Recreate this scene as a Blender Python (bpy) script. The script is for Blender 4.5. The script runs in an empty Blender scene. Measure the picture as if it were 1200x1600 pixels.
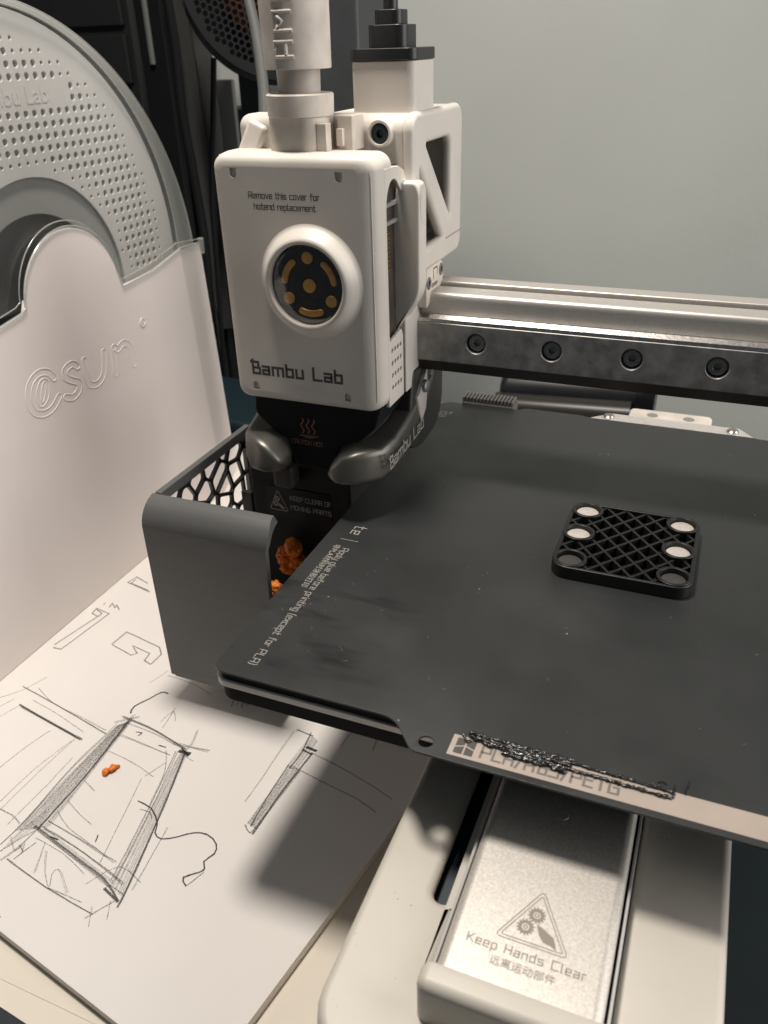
import bpy, bmesh, math, random
import numpy as np
from mathutils import Vector, Matrix
random.seed(7)
S = 0.001                                   # everything below is written in millimetres
sc = bpy.context.scene
col = sc.collection

# ------------------------------------------------------------------ camera
RX = np.array([[0.92751754, 0.37285126, -0.02632787],
               [0.16410255, -0.46948715, -0.86755529],
               [-0.33582968, 0.80035227, -0.4966434]])
CAM = np.array([104.98862518, -132.45765316, 137.42284872])
FPX = 1284.31316
cam_d = bpy.data.cameras.new('camera')
cam = bpy.data.objects.new('camera', cam_d)
col.objects.link(cam)
m = Matrix.Identity(4)
for i in range(3):
    m[i][0] = RX[0][i]; m[i][1] = -RX[1][i]; m[i][2] = -RX[2][i]; m[i][3] = CAM[i] * S
cam.matrix_world = m
cam_d.sensor_width = 36; cam_d.sensor_fit = 'AUTO'
cam_d.lens = FPX / 1600 * 36
cam_d.clip_start = 0.01; cam_d.clip_end = 20
cam_d.dof.use_dof = True; cam_d.dof.focus_distance = 0.245; cam_d.dof.aperture_fstop = 26
sc.camera = cam

# ------------------------------------------------------------------ world, lamp, exposure
w = bpy.data.worlds.new('World'); sc.world = w; w.use_nodes = True
w.node_tree.nodes['Background'].inputs[0].default_value = (0.80, 0.92, 1.0, 1)
w.node_tree.nodes['Background'].inputs[1].default_value = 0.065
ld = bpy.data.lights.new('desk_lamp_light', 'AREA'); ld.shape = 'DISK'; ld.size = 0.078
ld.energy = 2.3; ld.color = (1.0, 0.915, 0.83); ld.spread = math.radians(180)
lo = bpy.data.objects.new('desk_lamp_light', ld); col.objects.link(lo)
lo.location = (-0.030, 0.072, 0.45)
lo.rotation_euler = (0, 0, 0)
rd = bpy.data.lights.new('side_fill_light', 'AREA'); rd.shape = 'DISK'; rd.size = 1.1; rd.energy = 12.0; rd.color = (1.0, 0.95, 0.91)  # added soft fill from the right, lifts spool box and side faces
ro = bpy.data.objects.new('side_fill_light', rd); col.objects.link(ro)
ro.location = (0.85, 0.33, 0.30)
ro.rotation_euler = (Vector((0, 0.1, 0)) - Vector(ro.location)).to_track_quat('-Z', 'Y').to_euler()
sc.view_settings.view_transform = 'Standard'; sc.view_settings.look = 'None'
sc.view_settings.exposure = 0.0; sc.view_settings.gamma = 1.0

# ------------------------------------------------------------------ helpers
def pix(u, v, ax, val):
    """world point (mm) where the sight line of a measured image point meets the plane axis=val"""
    r = RX.T @ np.array([(u - 600) / FPX, (v - 800) / FPX, 1.0])
    t = (val - CAM[ax]) / r[ax]
    return Vector(CAM + t * r)

def tag(o, label=None, cat=None, group=None, kind=None):
    if label: o['label'] = label
    if cat: o['category'] = cat
    if group: o['group'] = group
    if kind: o['kind'] = kind
    return o

def thing(name, label, cat, loc=(0, 0, 0), group=None):
    o = bpy.data.objects.new(name, None); col.objects.link(o)
    o.empty_display_size = 0.01
    o.location = Vector(loc) * S
    return tag(o, label, cat, group)

def finish(name, bm, mat, parent=None, smooth=38, mats=None):
    me = bpy.data.meshes.new(name)
    bmesh.ops.scale(bm, vec=(S, S, S), verts=bm.verts)
    bm.to_mesh(me); bm.free()
    if smooth:
        for p in me.polygons: p.use_smooth = True
        me.set_sharp_from_angle(angle=math.radians(smooth))
    for mm in (mats or [mat]): me.materials.append(mm)
    o = bpy.data.objects.new(name, me); col.objects.link(o)
    if smooth:
        wn = o.modifiers.new('weighted_normal', 'WEIGHTED_NORMAL'); wn.keep_sharp = True; wn.weight = 80
    if parent is not None:
        o.parent = parent
        if parent.type == 'EMPTY': o.location = -parent.location
    return o

def B(): return bmesh.new()

def add_bm(dst, src, mat=None):
    me = bpy.data.meshes.new('t'); src.to_mesh(me); src.free()
    if mat is not None: me.transform(mat)
    dst.from_mesh(me); bpy.data.meshes.remove(me)

def box(bm, x0, x1, y0, y1, z0, z1, bev=0.0, seg=3, mat=None):
    b = bmesh.new()
    bmesh.ops.create_cube(b, size=1)
    bmesh.ops.scale(b, vec=(x1 - x0, y1 - y0, z1 - z0), verts=b.verts)
    bmesh.ops.translate(b, vec=((x0 + x1) / 2, (y0 + y1) / 2, (z0 + z1) / 2), verts=b.verts)
    if bev: bmesh.ops.bevel(b, geom=b.edges[:], offset=bev, segments=seg, profile=0.5, affect='EDGES')
    add_bm(bm, b, mat)

def frame(o, u, v, n):
    mm = Matrix.Identity(4)
    for i in range(3):
        mm[i][0] = u[i]; mm[i][1] = v[i]; mm[i][2] = n[i]; mm[i][3] = o[i]
    return mm
def fXZ(y): return frame((0, y, 0), (1, 0, 0), (0, 0, 1), (0, -1, 0))      # u=x v=z, n towards -Y
def fYZ(x): return frame((x, 0, 0), (0, 1, 0), (0, 0, 1), (1, 0, 0))       # u=y v=z, n towards +X
def fXY(z): return frame((0, 0, z), (1, 0, 0), (0, 1, 0), (0, 0, 1))

def curve_mesh(splines, extrude=0, bevel=0, fill=True, res=2, dim='2D', offset=0.0):
    cu = bpy.data.curves.new('c', 'CURVE'); cu.dimensions = dim
    cu.fill_mode = 'BOTH' if fill else ('FULL' if dim == '3D' else 'NONE')
    cu.extrude = extrude; cu.bevel_depth = bevel; cu.bevel_resolution = res; cu.offset = offset
    for pts, cyc in splines:
        sp = cu.splines.new('POLY'); sp.points.add(len(pts) - 1)
        for i, p in enumerate(pts): sp.points[i].co = (p[0], p[1], p[2] if len(p) > 2 else 0, 1)
        sp.use_cyclic_u = cyc
    o = bpy.data.objects.new('c', cu)
    me = bpy.data.meshes.new_from_object(o)
    bpy.data.objects.remove(o); bpy.data.curves.remove(cu)
    return me

def plate(bm, outer, holes, fr, t, bev=0.0, res=2):
    """flat plate; its +n face lies on the frame's plane, thickness t behind it"""
    bev = min(bev, t / 2 - 1e-4)
    me = curve_mesh([(outer, True)] + [(h, True) for h in holes], extrude=t / 2 - bev, bevel=bev, res=res, offset=-bev)
    me.transform(fr @ Matrix.Translation((0, 0, -t / 2)))
    b = bmesh.new(); b.from_mesh(me); bpy.data.meshes.remove(me)
    bmesh.ops.remove_doubles(b, verts=b.verts, dist=1e-4)
    add_bm(bm, b)

def tube(bm, pts, r, cyc=False, res=4):
    me = curve_mesh([(pts, cyc)], bevel=r, fill=False, res=res, dim='3D')
    b = bmesh.new(); b.from_mesh(me); bpy.data.meshes.remove(me)
    add_bm(bm, b)

def cap_tube(bm, pts, radii, n=12):
    """round bar through points with its own radius at each, closed ends"""
    P = [Vector(p) for p in pts]; rings = []
    for i, p in enumerate(P):
        d = (P[min(i + 1, len(P) - 1)] - P[max(i - 1, 0)]).normalized()
        a = d.cross(Vector((0.13, 0.21, 1))).normalized(); b2 = d.cross(a)
        rings.append([bm.verts.new(p + (a * math.cos(2 * math.pi * k / n) + b2 * math.sin(2 * math.pi * k / n)) * radii[i]) for k in range(n)])
    for i in range(len(P) - 1):
        for k in range(n):
            bm.faces.new((rings[i][k], rings[i][(k + 1) % n], rings[i + 1][(k + 1) % n], rings[i + 1][k]))
    bm.faces.new(rings[0][::-1]); bm.faces.new(rings[-1])

def lathe(bm, prof, o, axis, n=48, a0=0, a1=360, close=True):
    """prof: (radius, along axis) list"""
    ax = Vector(axis).normalized()
    u = ax.orthogonal().normalized() if abs(ax.z) < .9 else Vector((1, 0, 0)); v = ax.cross(u)
    full = abs(a1 - a0 - 360) < 1e-6
    cnt = n if full else n + 1
    rings = []
    for k in range(cnt):
        t = math.radians(a0 + (a1 - a0) * k / n)
        rings.append([bm.verts.new(Vector(o) + ax * h + (u * math.cos(t) + v * math.sin(t)) * max(r, 1e-4)) for r, h in prof])
    for k in range(n):
        r0 = rings[k]; r1 = rings[(k + 1) % cnt]
        for i in range(len(prof) - 1): bm.faces.new((r0[i], r0[i + 1], r1[i + 1], r1[i]))

def fixn(bm):
    bmesh.ops.recalc_face_normals(bm, faces=bm.faces); return bm

def circ(cx, cy, r, n=32, a0=0, a1=360):
    f = n if abs(a1 - a0) == 360 else n + 1
    return [(cx + r * math.cos(math.radians(a0 + (a1 - a0) * k / n)), cy + r * math.sin(math.radians(a0 + (a1 - a0) * k / n))) for k in range(f)]

def rrect(x0, x1, y0, y1, r, n=6):
    o = []
    for cx, cy, a in ((x1 - r, y1 - r, 0), (x0 + r, y1 - r, 90), (x0 + r, y0 + r, 180), (x1 - r, y0 + r, 270)):
        o += circ(cx, cy, r, n, a, a + 90)
    return o

def round_poly(pts, r, n=5):
    out = []; N = len(pts)
    for i in range(N):
        p = Vector(pts[i]); a = Vector(pts[i - 1]); c = Vector(pts[(i + 1) % N])
        rr = r[i] if isinstance(r, (list, tuple)) else r
        da = (a - p); dc = (c - p)
        k = min(rr, da.length * .48, dc.length * .48)
        if k < 1e-4: out.append(tuple(p)); continue
        A = p + da.normalized() * k; Cc = p + dc.normalized() * k
        for j in range(n + 1):
            t = j / n
            out.append(tuple(A * (1 - t) ** 2 + p * 2 * t * (1 - t) + Cc * t ** 2))
    return out

def ribbon(bm, pts, wd, z=0.0, cyc=False):
    """flat mitred stroke in the uv plane"""
    P = [Vector((p[0], p[1])) for p in pts]; N = len(P)
    if N < 2: return
    L = []; Rr = []
    for i in range(N):
        a = P[i - 1] if (i > 0 or cyc) else None
        c = P[(i + 1) % N] if (i < N - 1 or cyc) else None
        d1 = (P[i] - a).normalized() if a is not None and (P[i] - a).length > 1e-6 else None
        d2 = (c - P[i]).normalized() if c is not None and (c - P[i]).length > 1e-6 else None
        d1 = d1 or d2; d2 = d2 or d1
        n1 = Vector((-d1.y, d1.x)); n2 = Vector((-d2.y, d2.x))
        mt = n1 + n2
        mt = n1 if mt.length < .2 else mt.normalized()
        k = wd / 2 / max(.45, mt.dot(n1))
        q = P[i]
        if not cyc and i == 0: q = q - d1 * wd * .5
        if not cyc and i == N - 1: q = q + d2 * wd * .5
        L.append(bm.verts.new((q.x + mt.x * k, q.y + mt.y * k, z))); Rr.append(bm.verts.new((q.x - mt.x * k, q.y - mt.y * k, z)))
    for i in range(N if cyc else N - 1):
        j = (i + 1) % N
        bm.faces.new((L[i], Rr[i], Rr[j], L[j]))

G = {
 'a': (3, [[(0, 4), (3, 4), (3, 0), (0, 0), (0, 2.1), (2.6, 2.1)]]), 'b': (3, [[(0, 6), (0, 0), (3, 0), (3, 4), (.5, 4)]]),
 'c': (3, [[(3, 4), (0, 4), (0, 0), (3, 0)]]), 'd': (3, [[(3, 6), (3, 0), (0, 0), (0, 4), (2.5, 4)]]),
 'e': (3, [[(3, 0), (0, 0), (0, 4), (3, 4), (3, 2), (.5, 2)]]), 'f': (2.2, [[(2.4, 6), (.7, 6), (.7, 0)], [(0, 4), (2.2, 4)]]),
 'g': (3, [[(0, -2), (3, -2), (3, 4), (0, 4), (0, 0), (2.5, 0)]]), 'h': (3, [[(0, 6), (0, 0)], [(.5, 4), (3, 4), (3, 0)]]),
 'i': (0, [[(0, 4), (0, 0)], [(0, 5.6), (0, 6)]]), 'l': (.7, [[(0, 6), (0, 0), (.7, 0)]]),
 'm': (5, [[(0, 0), (0, 4), (5, 4), (5, 0)], [(2.5, 3.5), (2.5, 0)]]), 'n': (3, [[(0, 0), (0, 4), (3, 4), (3, 0)]]),
 'o': (3, [[(0, 0), (3, 0), (3, 4), (0, 4), (0, .3)]]), 'p': (3, [[(0, -2), (0, 4), (3, 4), (3, 0), (.5, 0)]]),
 'r': (2, [[(0, 0), (0, 4), (2, 4)]]), 's': (3, [[(3, 4), (0, 4), (0, 2), (3, 2), (3, 0), (0, 0)]]),
 't': (2.2, [[(.7, 6), (.7, 0), (2.4, 0)], [(0, 4), (2.2, 4)]]), 'u': (3, [[(0, 4), (0, 0), (3, 0), (3, 4)]]),
 'v': (3, [[(0, 4), (1.5, 0), (3, 4)]]), 'x': (3, [[(0, 4), (3, 0)], [(0, 0), (3, 4)]]),
 'y': (3, [[(0, 4), (0, 0), (2.5, 0)], [(3, 4), (3, -2), (0, -2)]]), 'k': (3, [[(0, 6), (0, 0)], [(.5, 2.2), (3, 4)], [(1, 2), (3, 0)]]),
 'w': (5, [[(0, 4), (0, 0), (5, 0), (5, 4)], [(2.5, 4), (2.5, .5)]]),
 'A': (4, [[(0, 0), (0, 6), (4, 6), (4, 0)], [(.5, 2.4), (3.5, 2.4)]]), 'B': (3.8, [[(.7, 6.9), (.7, 0), (4, 0), (4, 3), (1.2, 3)], [(0, 6), (3.4, 6), (3.4, 3.5)]]),
 'C': (4, [[(4, 6), (0, 6), (0, 0), (4, 0)]]), 'D': (4, [[(0, 0), (0, 6), (3, 6), (4, 5), (4, 0), (.5, 0)]]),
 'E': (3.6, [[(3.6, 6), (0, 6), (0, 0), (3.6, 0)], [(.5, 3), (3.2, 3)]]), 'F': (3.6, [[(3.6, 6), (0, 6), (0, 0)], [(.5, 3), (3, 3)]]),
 'G': (4, [[(4, 6), (0, 6), (0, 0), (4, 0), (4, 2.8), (2, 2.8)]]), 'H': (4, [[(0, 6), (0, 0)], [(4, 6), (4, 0)], [(.5, 3), (3.5, 3)]]),
 'I': (0, [[(0, 6), (0, 0)]]), 'K': (3.8, [[(0, 6), (0, 0)], [(.5, 2.8), (3.8, 6)], [(1, 3.1), (3.8, 0)]]),
 'L': (3.6, [[(0, 6), (0, 0), (3.6, 0)]]), 'M': (5, [[(0, 0), (0, 6), (2.5, 3), (5, 6), (5, 0)]]),
 'N': (4, [[(0, 0), (0, 6), (4, 0), (4, 6)]]), 'O': (4, [[(0, 0), (4, 0), (4, 6), (0, 6), (0, .3)]]),
 'P': (4, [[(0, 0), (0, 6), (4, 6), (4, 2.6), (.5, 2.6)]]), 'R': (4, [[(0, 0), (0, 6), (4, 6), (4, 2.8), (.5, 2.8)], [(2, 2.4), (4, 0)]]),
 'S': (4, [[(4, 6), (0, 6), (0, 3), (4, 3), (4, 0), (0, 0)]]), 'T': (4, [[(0, 6), (4, 6)], [(2, 5.5), (2, 0)]]),
 'U': (4, [[(0, 6), (0, 0), (4, 0), (4, 6)]]), 'V': (4, [[(0, 6), (2, 0), (4, 6)]]),
 '/': (2.4, [[(0, -.3), (2.4, 6.3)]]), '(': (1, [[(1, 6.6), (0, 5.4), (0, .2), (1, -1)]]), ')': (1, [[(0, 6.6), (1, 5.4), (1, .2), (0, -1)]]),
 '|': (0, [[(0, 7.5), (0, -2)]]), ' ': (1.6, []),
}
def text_width(s, h, sp=1.5): return sum(G[c][0] + sp for c in s) * h / 6
def text(bm, s, x, y, h, wd, fr, sp=1.5, adv=1.0):
    k = h / 6; b = bmesh.new(); cx = x; nl = 0
    for c in s:
        wg, ls = G[c]
        for i, l in enumerate(ls):
            ribbon(b, [(cx + p[0] * k * adv, y + p[1] * k) for p in l], wd, z=.004 * i)
        cx += (wg + sp) * k * adv
    add_bm(bm, b, fr)
    return cx

def font_mesh(s, size, fr, bold=0.0, extrude=0.0, outline=0.0, shear=0.0):
    cu = bpy.data.curves.new('t', 'FONT'); cu.body = s; cu.size = size; cu.offset = bold; cu.extrude = extrude; cu.shear = shear
    if outline: cu.fill_mode = 'NONE'; cu.bevel_depth = outline; cu.bevel_resolution = 2
    cu.resolution_u = 6
    o = bpy.data.objects.new('t', cu); me = bpy.data.meshes.new_from_object(o)
    bpy.data.objects.remove(o); bpy.data.curves.remove(cu)
    me.transform(fr)
    b = bmesh.new(); b.from_mesh(me); bpy.data.meshes.remove(me)
    return b

# ------------------------------------------------------------------ materials
def mat(name, base, rough=.5, metal=0.0, spec=.5, noise=0.0, nscale=200, bump=0.0, bscale=2500, coat=0, rvar=0.0,
        dust=0.0, dscale=900, dcol=(.55, .52, .48), trans=0.0, sss=0.0, stretch=None, bdist=0.0001, bdetail=3):
    mm = bpy.data.materials.new(name); mm.use_nodes = True
    nt = mm.node_tree; N = nt.nodes; L = nt.links; p = N['Principled BSDF']
    p.inputs['Base Color'].default_value = (*base, 1); p.inputs['Roughness'].default_value = rough
    p.inputs['Metallic'].default_value = metal; p.inputs['Specular IOR Level'].default_value = spec
    if coat: p.inputs['Coat Weight'].default_value = coat
    if sss:
        p.inputs['Subsurface Weight'].default_value = sss; p.inputs['Subsurface Radius'].default_value = (.003, .002, .0015)
        p.inputs['Subsurface Scale'].default_value = 1
    tc = N.new('ShaderNodeTexCoord'); vec = tc.outputs['Object']
    if stretch:
        mp = N.new('ShaderNodeMapping'); mp.inputs['Scale'].default_value = stretch; L.new(vec, mp.inputs[0]); vec = mp.outputs[0]
    colsock = None
    if noise or rvar:
        n1 = N.new('ShaderNodeTexNoise'); n1.inputs['Scale'].default_value = nscale; n1.inputs['Detail'].default_value = 5; L.new(vec, n1.inputs[0])
    if noise:
        mr = N.new('ShaderNodeMapRange'); mr.inputs[1].default_value = .3; mr.inputs[2].default_value = .7
        mr.inputs[3].default_value = 1 - noise; mr.inputs[4].default_value = 1 + noise; L.new(n1.outputs[0], mr.inputs[0])
        mx = N.new('ShaderNodeVectorMath'); mx.operation = 'SCALE'; mx.inputs[0].default_value = base; L.new(mr.outputs[0], mx.inputs['Scale'])
        colsock = mx.outputs[0]
    if rvar:
        mr = N.new('ShaderNodeMapRange'); mr.inputs[1].default_value = .3; mr.inputs[2].default_value = .7
        mr.inputs[3].default_value = max(.02, rough - rvar); mr.inputs[4].default_value = min(1, rough + rvar); L.new(n1.outputs[0], mr.inputs[0])
        L.new(mr.outputs[0], p.inputs['Roughness'])
    if dust:
        vo = N.new('ShaderNodeTexVoronoi'); vo.inputs['Scale'].default_value = dscale; L.new(tc.outputs['Object'], vo.inputs[0])
        n2 = N.new('ShaderNodeTexNoise'); n2.inputs['Scale'].default_value = 90; L.new(tc.outputs['Object'], n2.inputs[0])
        th = N.new('ShaderNodeMapRange'); th.inputs[1].default_value = .45; th.inputs[2].default_value = .75; th.inputs[3].default_value = 0.02; th.inputs[4].default_value = .22 * dust + .02
        L.new(n2.outputs[0], th.inputs[0])
        lt = N.new('ShaderNodeMath'); lt.operation = 'LESS_THAN'; L.new(vo.outputs['Distance'], lt.inputs[0]); L.new(th.outputs[0], lt.inputs[1])
        rnd = N.new('ShaderNodeSeparateColor'); L.new(vo.outputs['Color'], rnd.inputs[0])
        g2 = N.new('ShaderNodeMath'); g2.operation = 'LESS_THAN'; g2.inputs[1].default_value = .33 * min(1, dust); L.new(rnd.outputs[0], g2.inputs[0])
        ml = N.new('ShaderNodeMath'); ml.operation = 'MULTIPLY'; L.new(lt.outputs[0], ml.inputs[0]); L.new(g2.outputs[0], ml.inputs[1])
        m2 = N.new('ShaderNodeMix'); m2.data_type = 'RGBA'; m2.inputs[6].default_value = (*base, 1); m2.inputs[7].default_value = (*dcol, 1)
        if colsock: L.new(colsock, m2.inputs[6])
        L.new(ml.outputs[0], m2.inputs[0]); colsock = m2.outputs[2]
    if colsock: L.new(colsock, p.inputs['Base Color'])
    if bump:
        n3 = N.new('ShaderNodeTexNoise'); n3.inputs['Scale'].default_value = bscale; n3.inputs['Detail'].default_value = bdetail; L.new(vec, n3.inputs[0])
        bp = N.new('ShaderNodeBump'); bp.inputs['Strength'].default_value = bump; bp.inputs['Distance'].default_value = bdist
        L.new(n3.outputs[0], bp.inputs['Height']); L.new(bp.outputs[0], p.inputs['Normal'])
    return mm

def clear_mat(name, tint=(.9, .92, .9), gloss=.12, rough=.08, cloud=.0, ccol=(.8, .8, .78)):
    mm = bpy.data.materials.new(name); mm.use_nodes = True
    nt = mm.node_tree; N = nt.nodes; L = nt.links
    N.remove(N['Principled BSDF']); out = N['Material Output']
    tr = N.new('ShaderNodeBsdfTransparent'); tr.inputs[0].default_value = (*tint, 1)
    gl = N.new('ShaderNodeBsdfGlossy'); gl.inputs['Roughness'].default_value = rough
    mx = N.new('ShaderNodeMixShader'); mx.inputs[0].default_value = gloss; L.new(tr.outputs[0], mx.inputs[1]); L.new(gl.outputs[0], mx.inputs[2])
    last = mx
    if cloud:
        df = N.new('ShaderNodeBsdfDiffuse'); df.inputs[0].default_value = (*ccol, 1)
        m2 = N.new('ShaderNodeMixShader'); m2.inputs[0].default_value = cloud; L.new(mx.outputs[0], m2.inputs[1]); L.new(df.outputs[0], m2.inputs[2]); last = m2
    L.new(last.outputs[0], out.inputs[0])
    return mm

M = {}
M['white'] = mat('white_plastic', (.66, .62, .565), .42, noise=.06, nscale=45, bump=.25, bscale=4200, rvar=.06, dust=.7, dscale=500, dcol=(.82, .8, .77), sss=.0)
M['white_dirty'] = mat('grubby_white_plastic', (.68, .62, .55), .5, noise=.12, nscale=160, bump=.2, bscale=4000, dust=.4, dscale=900, dcol=(.2, .17, .15))
M['base_white'] = mat('base_white_plastic', (.60, .565, .50), .45, noise=.03, nscale=70, bump=.25, bscale=3500, dust=.8, dscale=700, dcol=(.3, .26, .22))
M['dark_print'] = mat('dark_grey_print', (.07, .065, .06), .6)
M['tan_print'] = mat('tan_print', (.30, .255, .22), .6)
M['light_print'] = mat('light_grey_print', (.34, .325, .30), .55)
M['grey_print'] = mat('mid_grey_print', (.17, .155, .145), .55)
M['heat_print'] = mat('dim_orange_print', (.24, .11, .065), .6)
M['black'] = mat('black_plastic', (.014, .015, .017), .38, noise=.2, nscale=80, bump=.15, bscale=3000)
M['black_gloss'] = mat('black_glossy_plastic', (.006, .007, .009), .3, spec=.25)
M['black_matte'] = mat('black_matte', (.010, .011, .012), .7, spec=.15)
M['arm'] = mat('gunmetal_arm', (.15, .145, .13), .40, metal=.75, noise=.06, nscale=150, bump=.3, bscale=5200, bdist=.00006)
M['arm_dark'] = mat('dark_gunmetal', (.05, .05, .048), .42, metal=.5, noise=.06, nscale=150, bump=.2, bscale=5200, bdist=.00006)
M['gold'] = mat('dull_gold', (.60, .33, .075), .42, metal=.55, noise=.12, nscale=500)
M['lens_back'] = mat('lens_back_black', (.022, .017, .017), .2, noise=.4, nscale=300)
M['lens'] = clear_mat('lens_clear', (.96, .95, .93), gloss=.09, rough=.08)
M['screw'] = mat('dark_steel_screw', (.30, .30, .30), .45, metal=.8, bump=.1)
M['steel'] = mat('rail_steel', (.34, .335, .33), .46, metal=.75, noise=.25, nscale=260, bump=.35, bscale=2600, bdist=.00005, rvar=.08, dust=.4, dscale=600, dcol=(.5, .48, .45))
M['steel_bright'] = mat('rail_bright_edge', (.62, .60, .57), .28, metal=1.0, noise=.25, nscale=900, bump=.5, bscale=1800, bdist=.0001)
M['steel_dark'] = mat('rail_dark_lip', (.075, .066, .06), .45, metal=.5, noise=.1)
M['alu'] = mat('anodised_aluminium', (.60, .575, .54), .42, metal=.6, noise=.06, nscale=1500, bump=.3, bscale=6000, bdist=.00005)
M['alu_cover'] = mat('satin_silver_cover', (.64, .61, .56), .42, metal=.4, noise=.16, nscale=2200, bump=.5, bscale=5200, bdist=.00005)
M['alu_edge'] = mat('bed_aluminium', (.66, .63, .60), .5, metal=.4, noise=.1, nscale=400, stretch=(1, 8, 8))
M['bolt'] = mat('steel_bolt', (.55, .53, .5), .3, metal=1)
M['binplastic'] = mat('grey_printed_plastic', (.105, .107, .106), .40, noise=.04, nscale=60, bump=.35, bscale=260, stretch=(.25, .25, 22), dust=.35, dscale=700, bdist=.00008)
M['binblack'] = mat('black_printed_plastic', (.018, .019, .02), .42)
M['orange'] = mat('orange_filament', (.80, .20, .012), .4, noise=.25, nscale=500, bump=.8, bscale=700, bdist=.0005)
M['paper'] = mat('drawing_paper', (.83, .80, .765), .75, noise=.012, nscale=40, bump=.12, bscale=2600)
M['paper2'] = mat('cream_paper', (.80, .74, .64), .75, noise=.02, nscale=40, bump=.12, bscale=2600)
M['paper_side'] = mat('paper_stack_edge', (.78, .73, .68), .85, noise=.08, nscale=900, stretch=(.02, .02, 3))
M['sleeve'] = mat('white_card_sleeve', (.88, .81, .785), .42, noise=.01, nscale=14, bump=.04, bscale=22, bdist=.0016, bdetail=1)
M['spool'] = mat('grey_spool_plastic', (.50, .495, .475), .45, noise=.02, nscale=70, bump=.1, bscale=3000)
M['spool_hub'] = mat('grey_spool_hub', (.25, .255, .245), .42, noise=.02)
M['spool_hole'] = mat('spool_bore', (.045, .052, .058), .5, noise=.1)
M['shell'] = clear_mat('clear_shell', (.99, .99, .99), gloss=.035, rough=.16, cloud=.03)
M['shell_rim'] = clear_mat('clear_shell_rim', (.93, .95, .94), gloss=.12, rough=.15, cloud=.28, ccol=(.62, .63, .60))
M['desk'] = mat('dark_teal_desk', (.008, .017, .021), .5, noise=.3, nscale=30, bump=.2, bscale=400)
M['cable'] = mat('grey_tube', (.075, .078, .075), .45)
M['wiper'] = mat('grey_rubber', (.13, .125, .118), .6, noise=.1)
M['cabinet'] = mat('dark_cabinet', (.016, .018, .018), .6, noise=.15, nscale=20)
M['cabinet2'] = mat('dark_cabinet_panel', (.020, .023, .023), .6, noise=.15, nscale=20)
M['cloth'] = mat('grey_cloth', (.045, .045, .043), .9, noise=.25, nscale=25, bump=.4, bscale=300)
M['lightpanel'] = mat('pale_panel', (.16, .165, .155), .6)
M['column'] = mat('dark_grey_column', (.040, .045, .049), .5, noise=.08)
M['glue'] = mat('black_melted_filament', (.016, .015, .014), .16, spec=.8, noise=.3, nscale=900, bump=.8, bscale=1300, bdist=.0004)
M['magnet'] = mat('nickel_magnet', (.72, .67, .61), .38, metal=.35, noise=.08, nscale=700, bump=.3, bscale=900)
M['magnet_dark'] = mat('black_pad', (.055, .052, .05), .5, noise=.12, nscale=600, bump=.4)
M['coaster'] = mat('black_printed_frame', (.011, .011, .011), .38, bump=.2, bscale=3000, dust=.5, dscale=1100, dcol=(.4, .38, .36))
M['slot'] = mat('slot_blue_black', (.014, .030, .040), .4)
M['interior'] = mat('toolhead_interior', (.05, .038, .03), .6, noise=.4, nscale=150)
M['copper'] = mat('copper_fins', (.45, .24, .06), .35, metal=.9)

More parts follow.
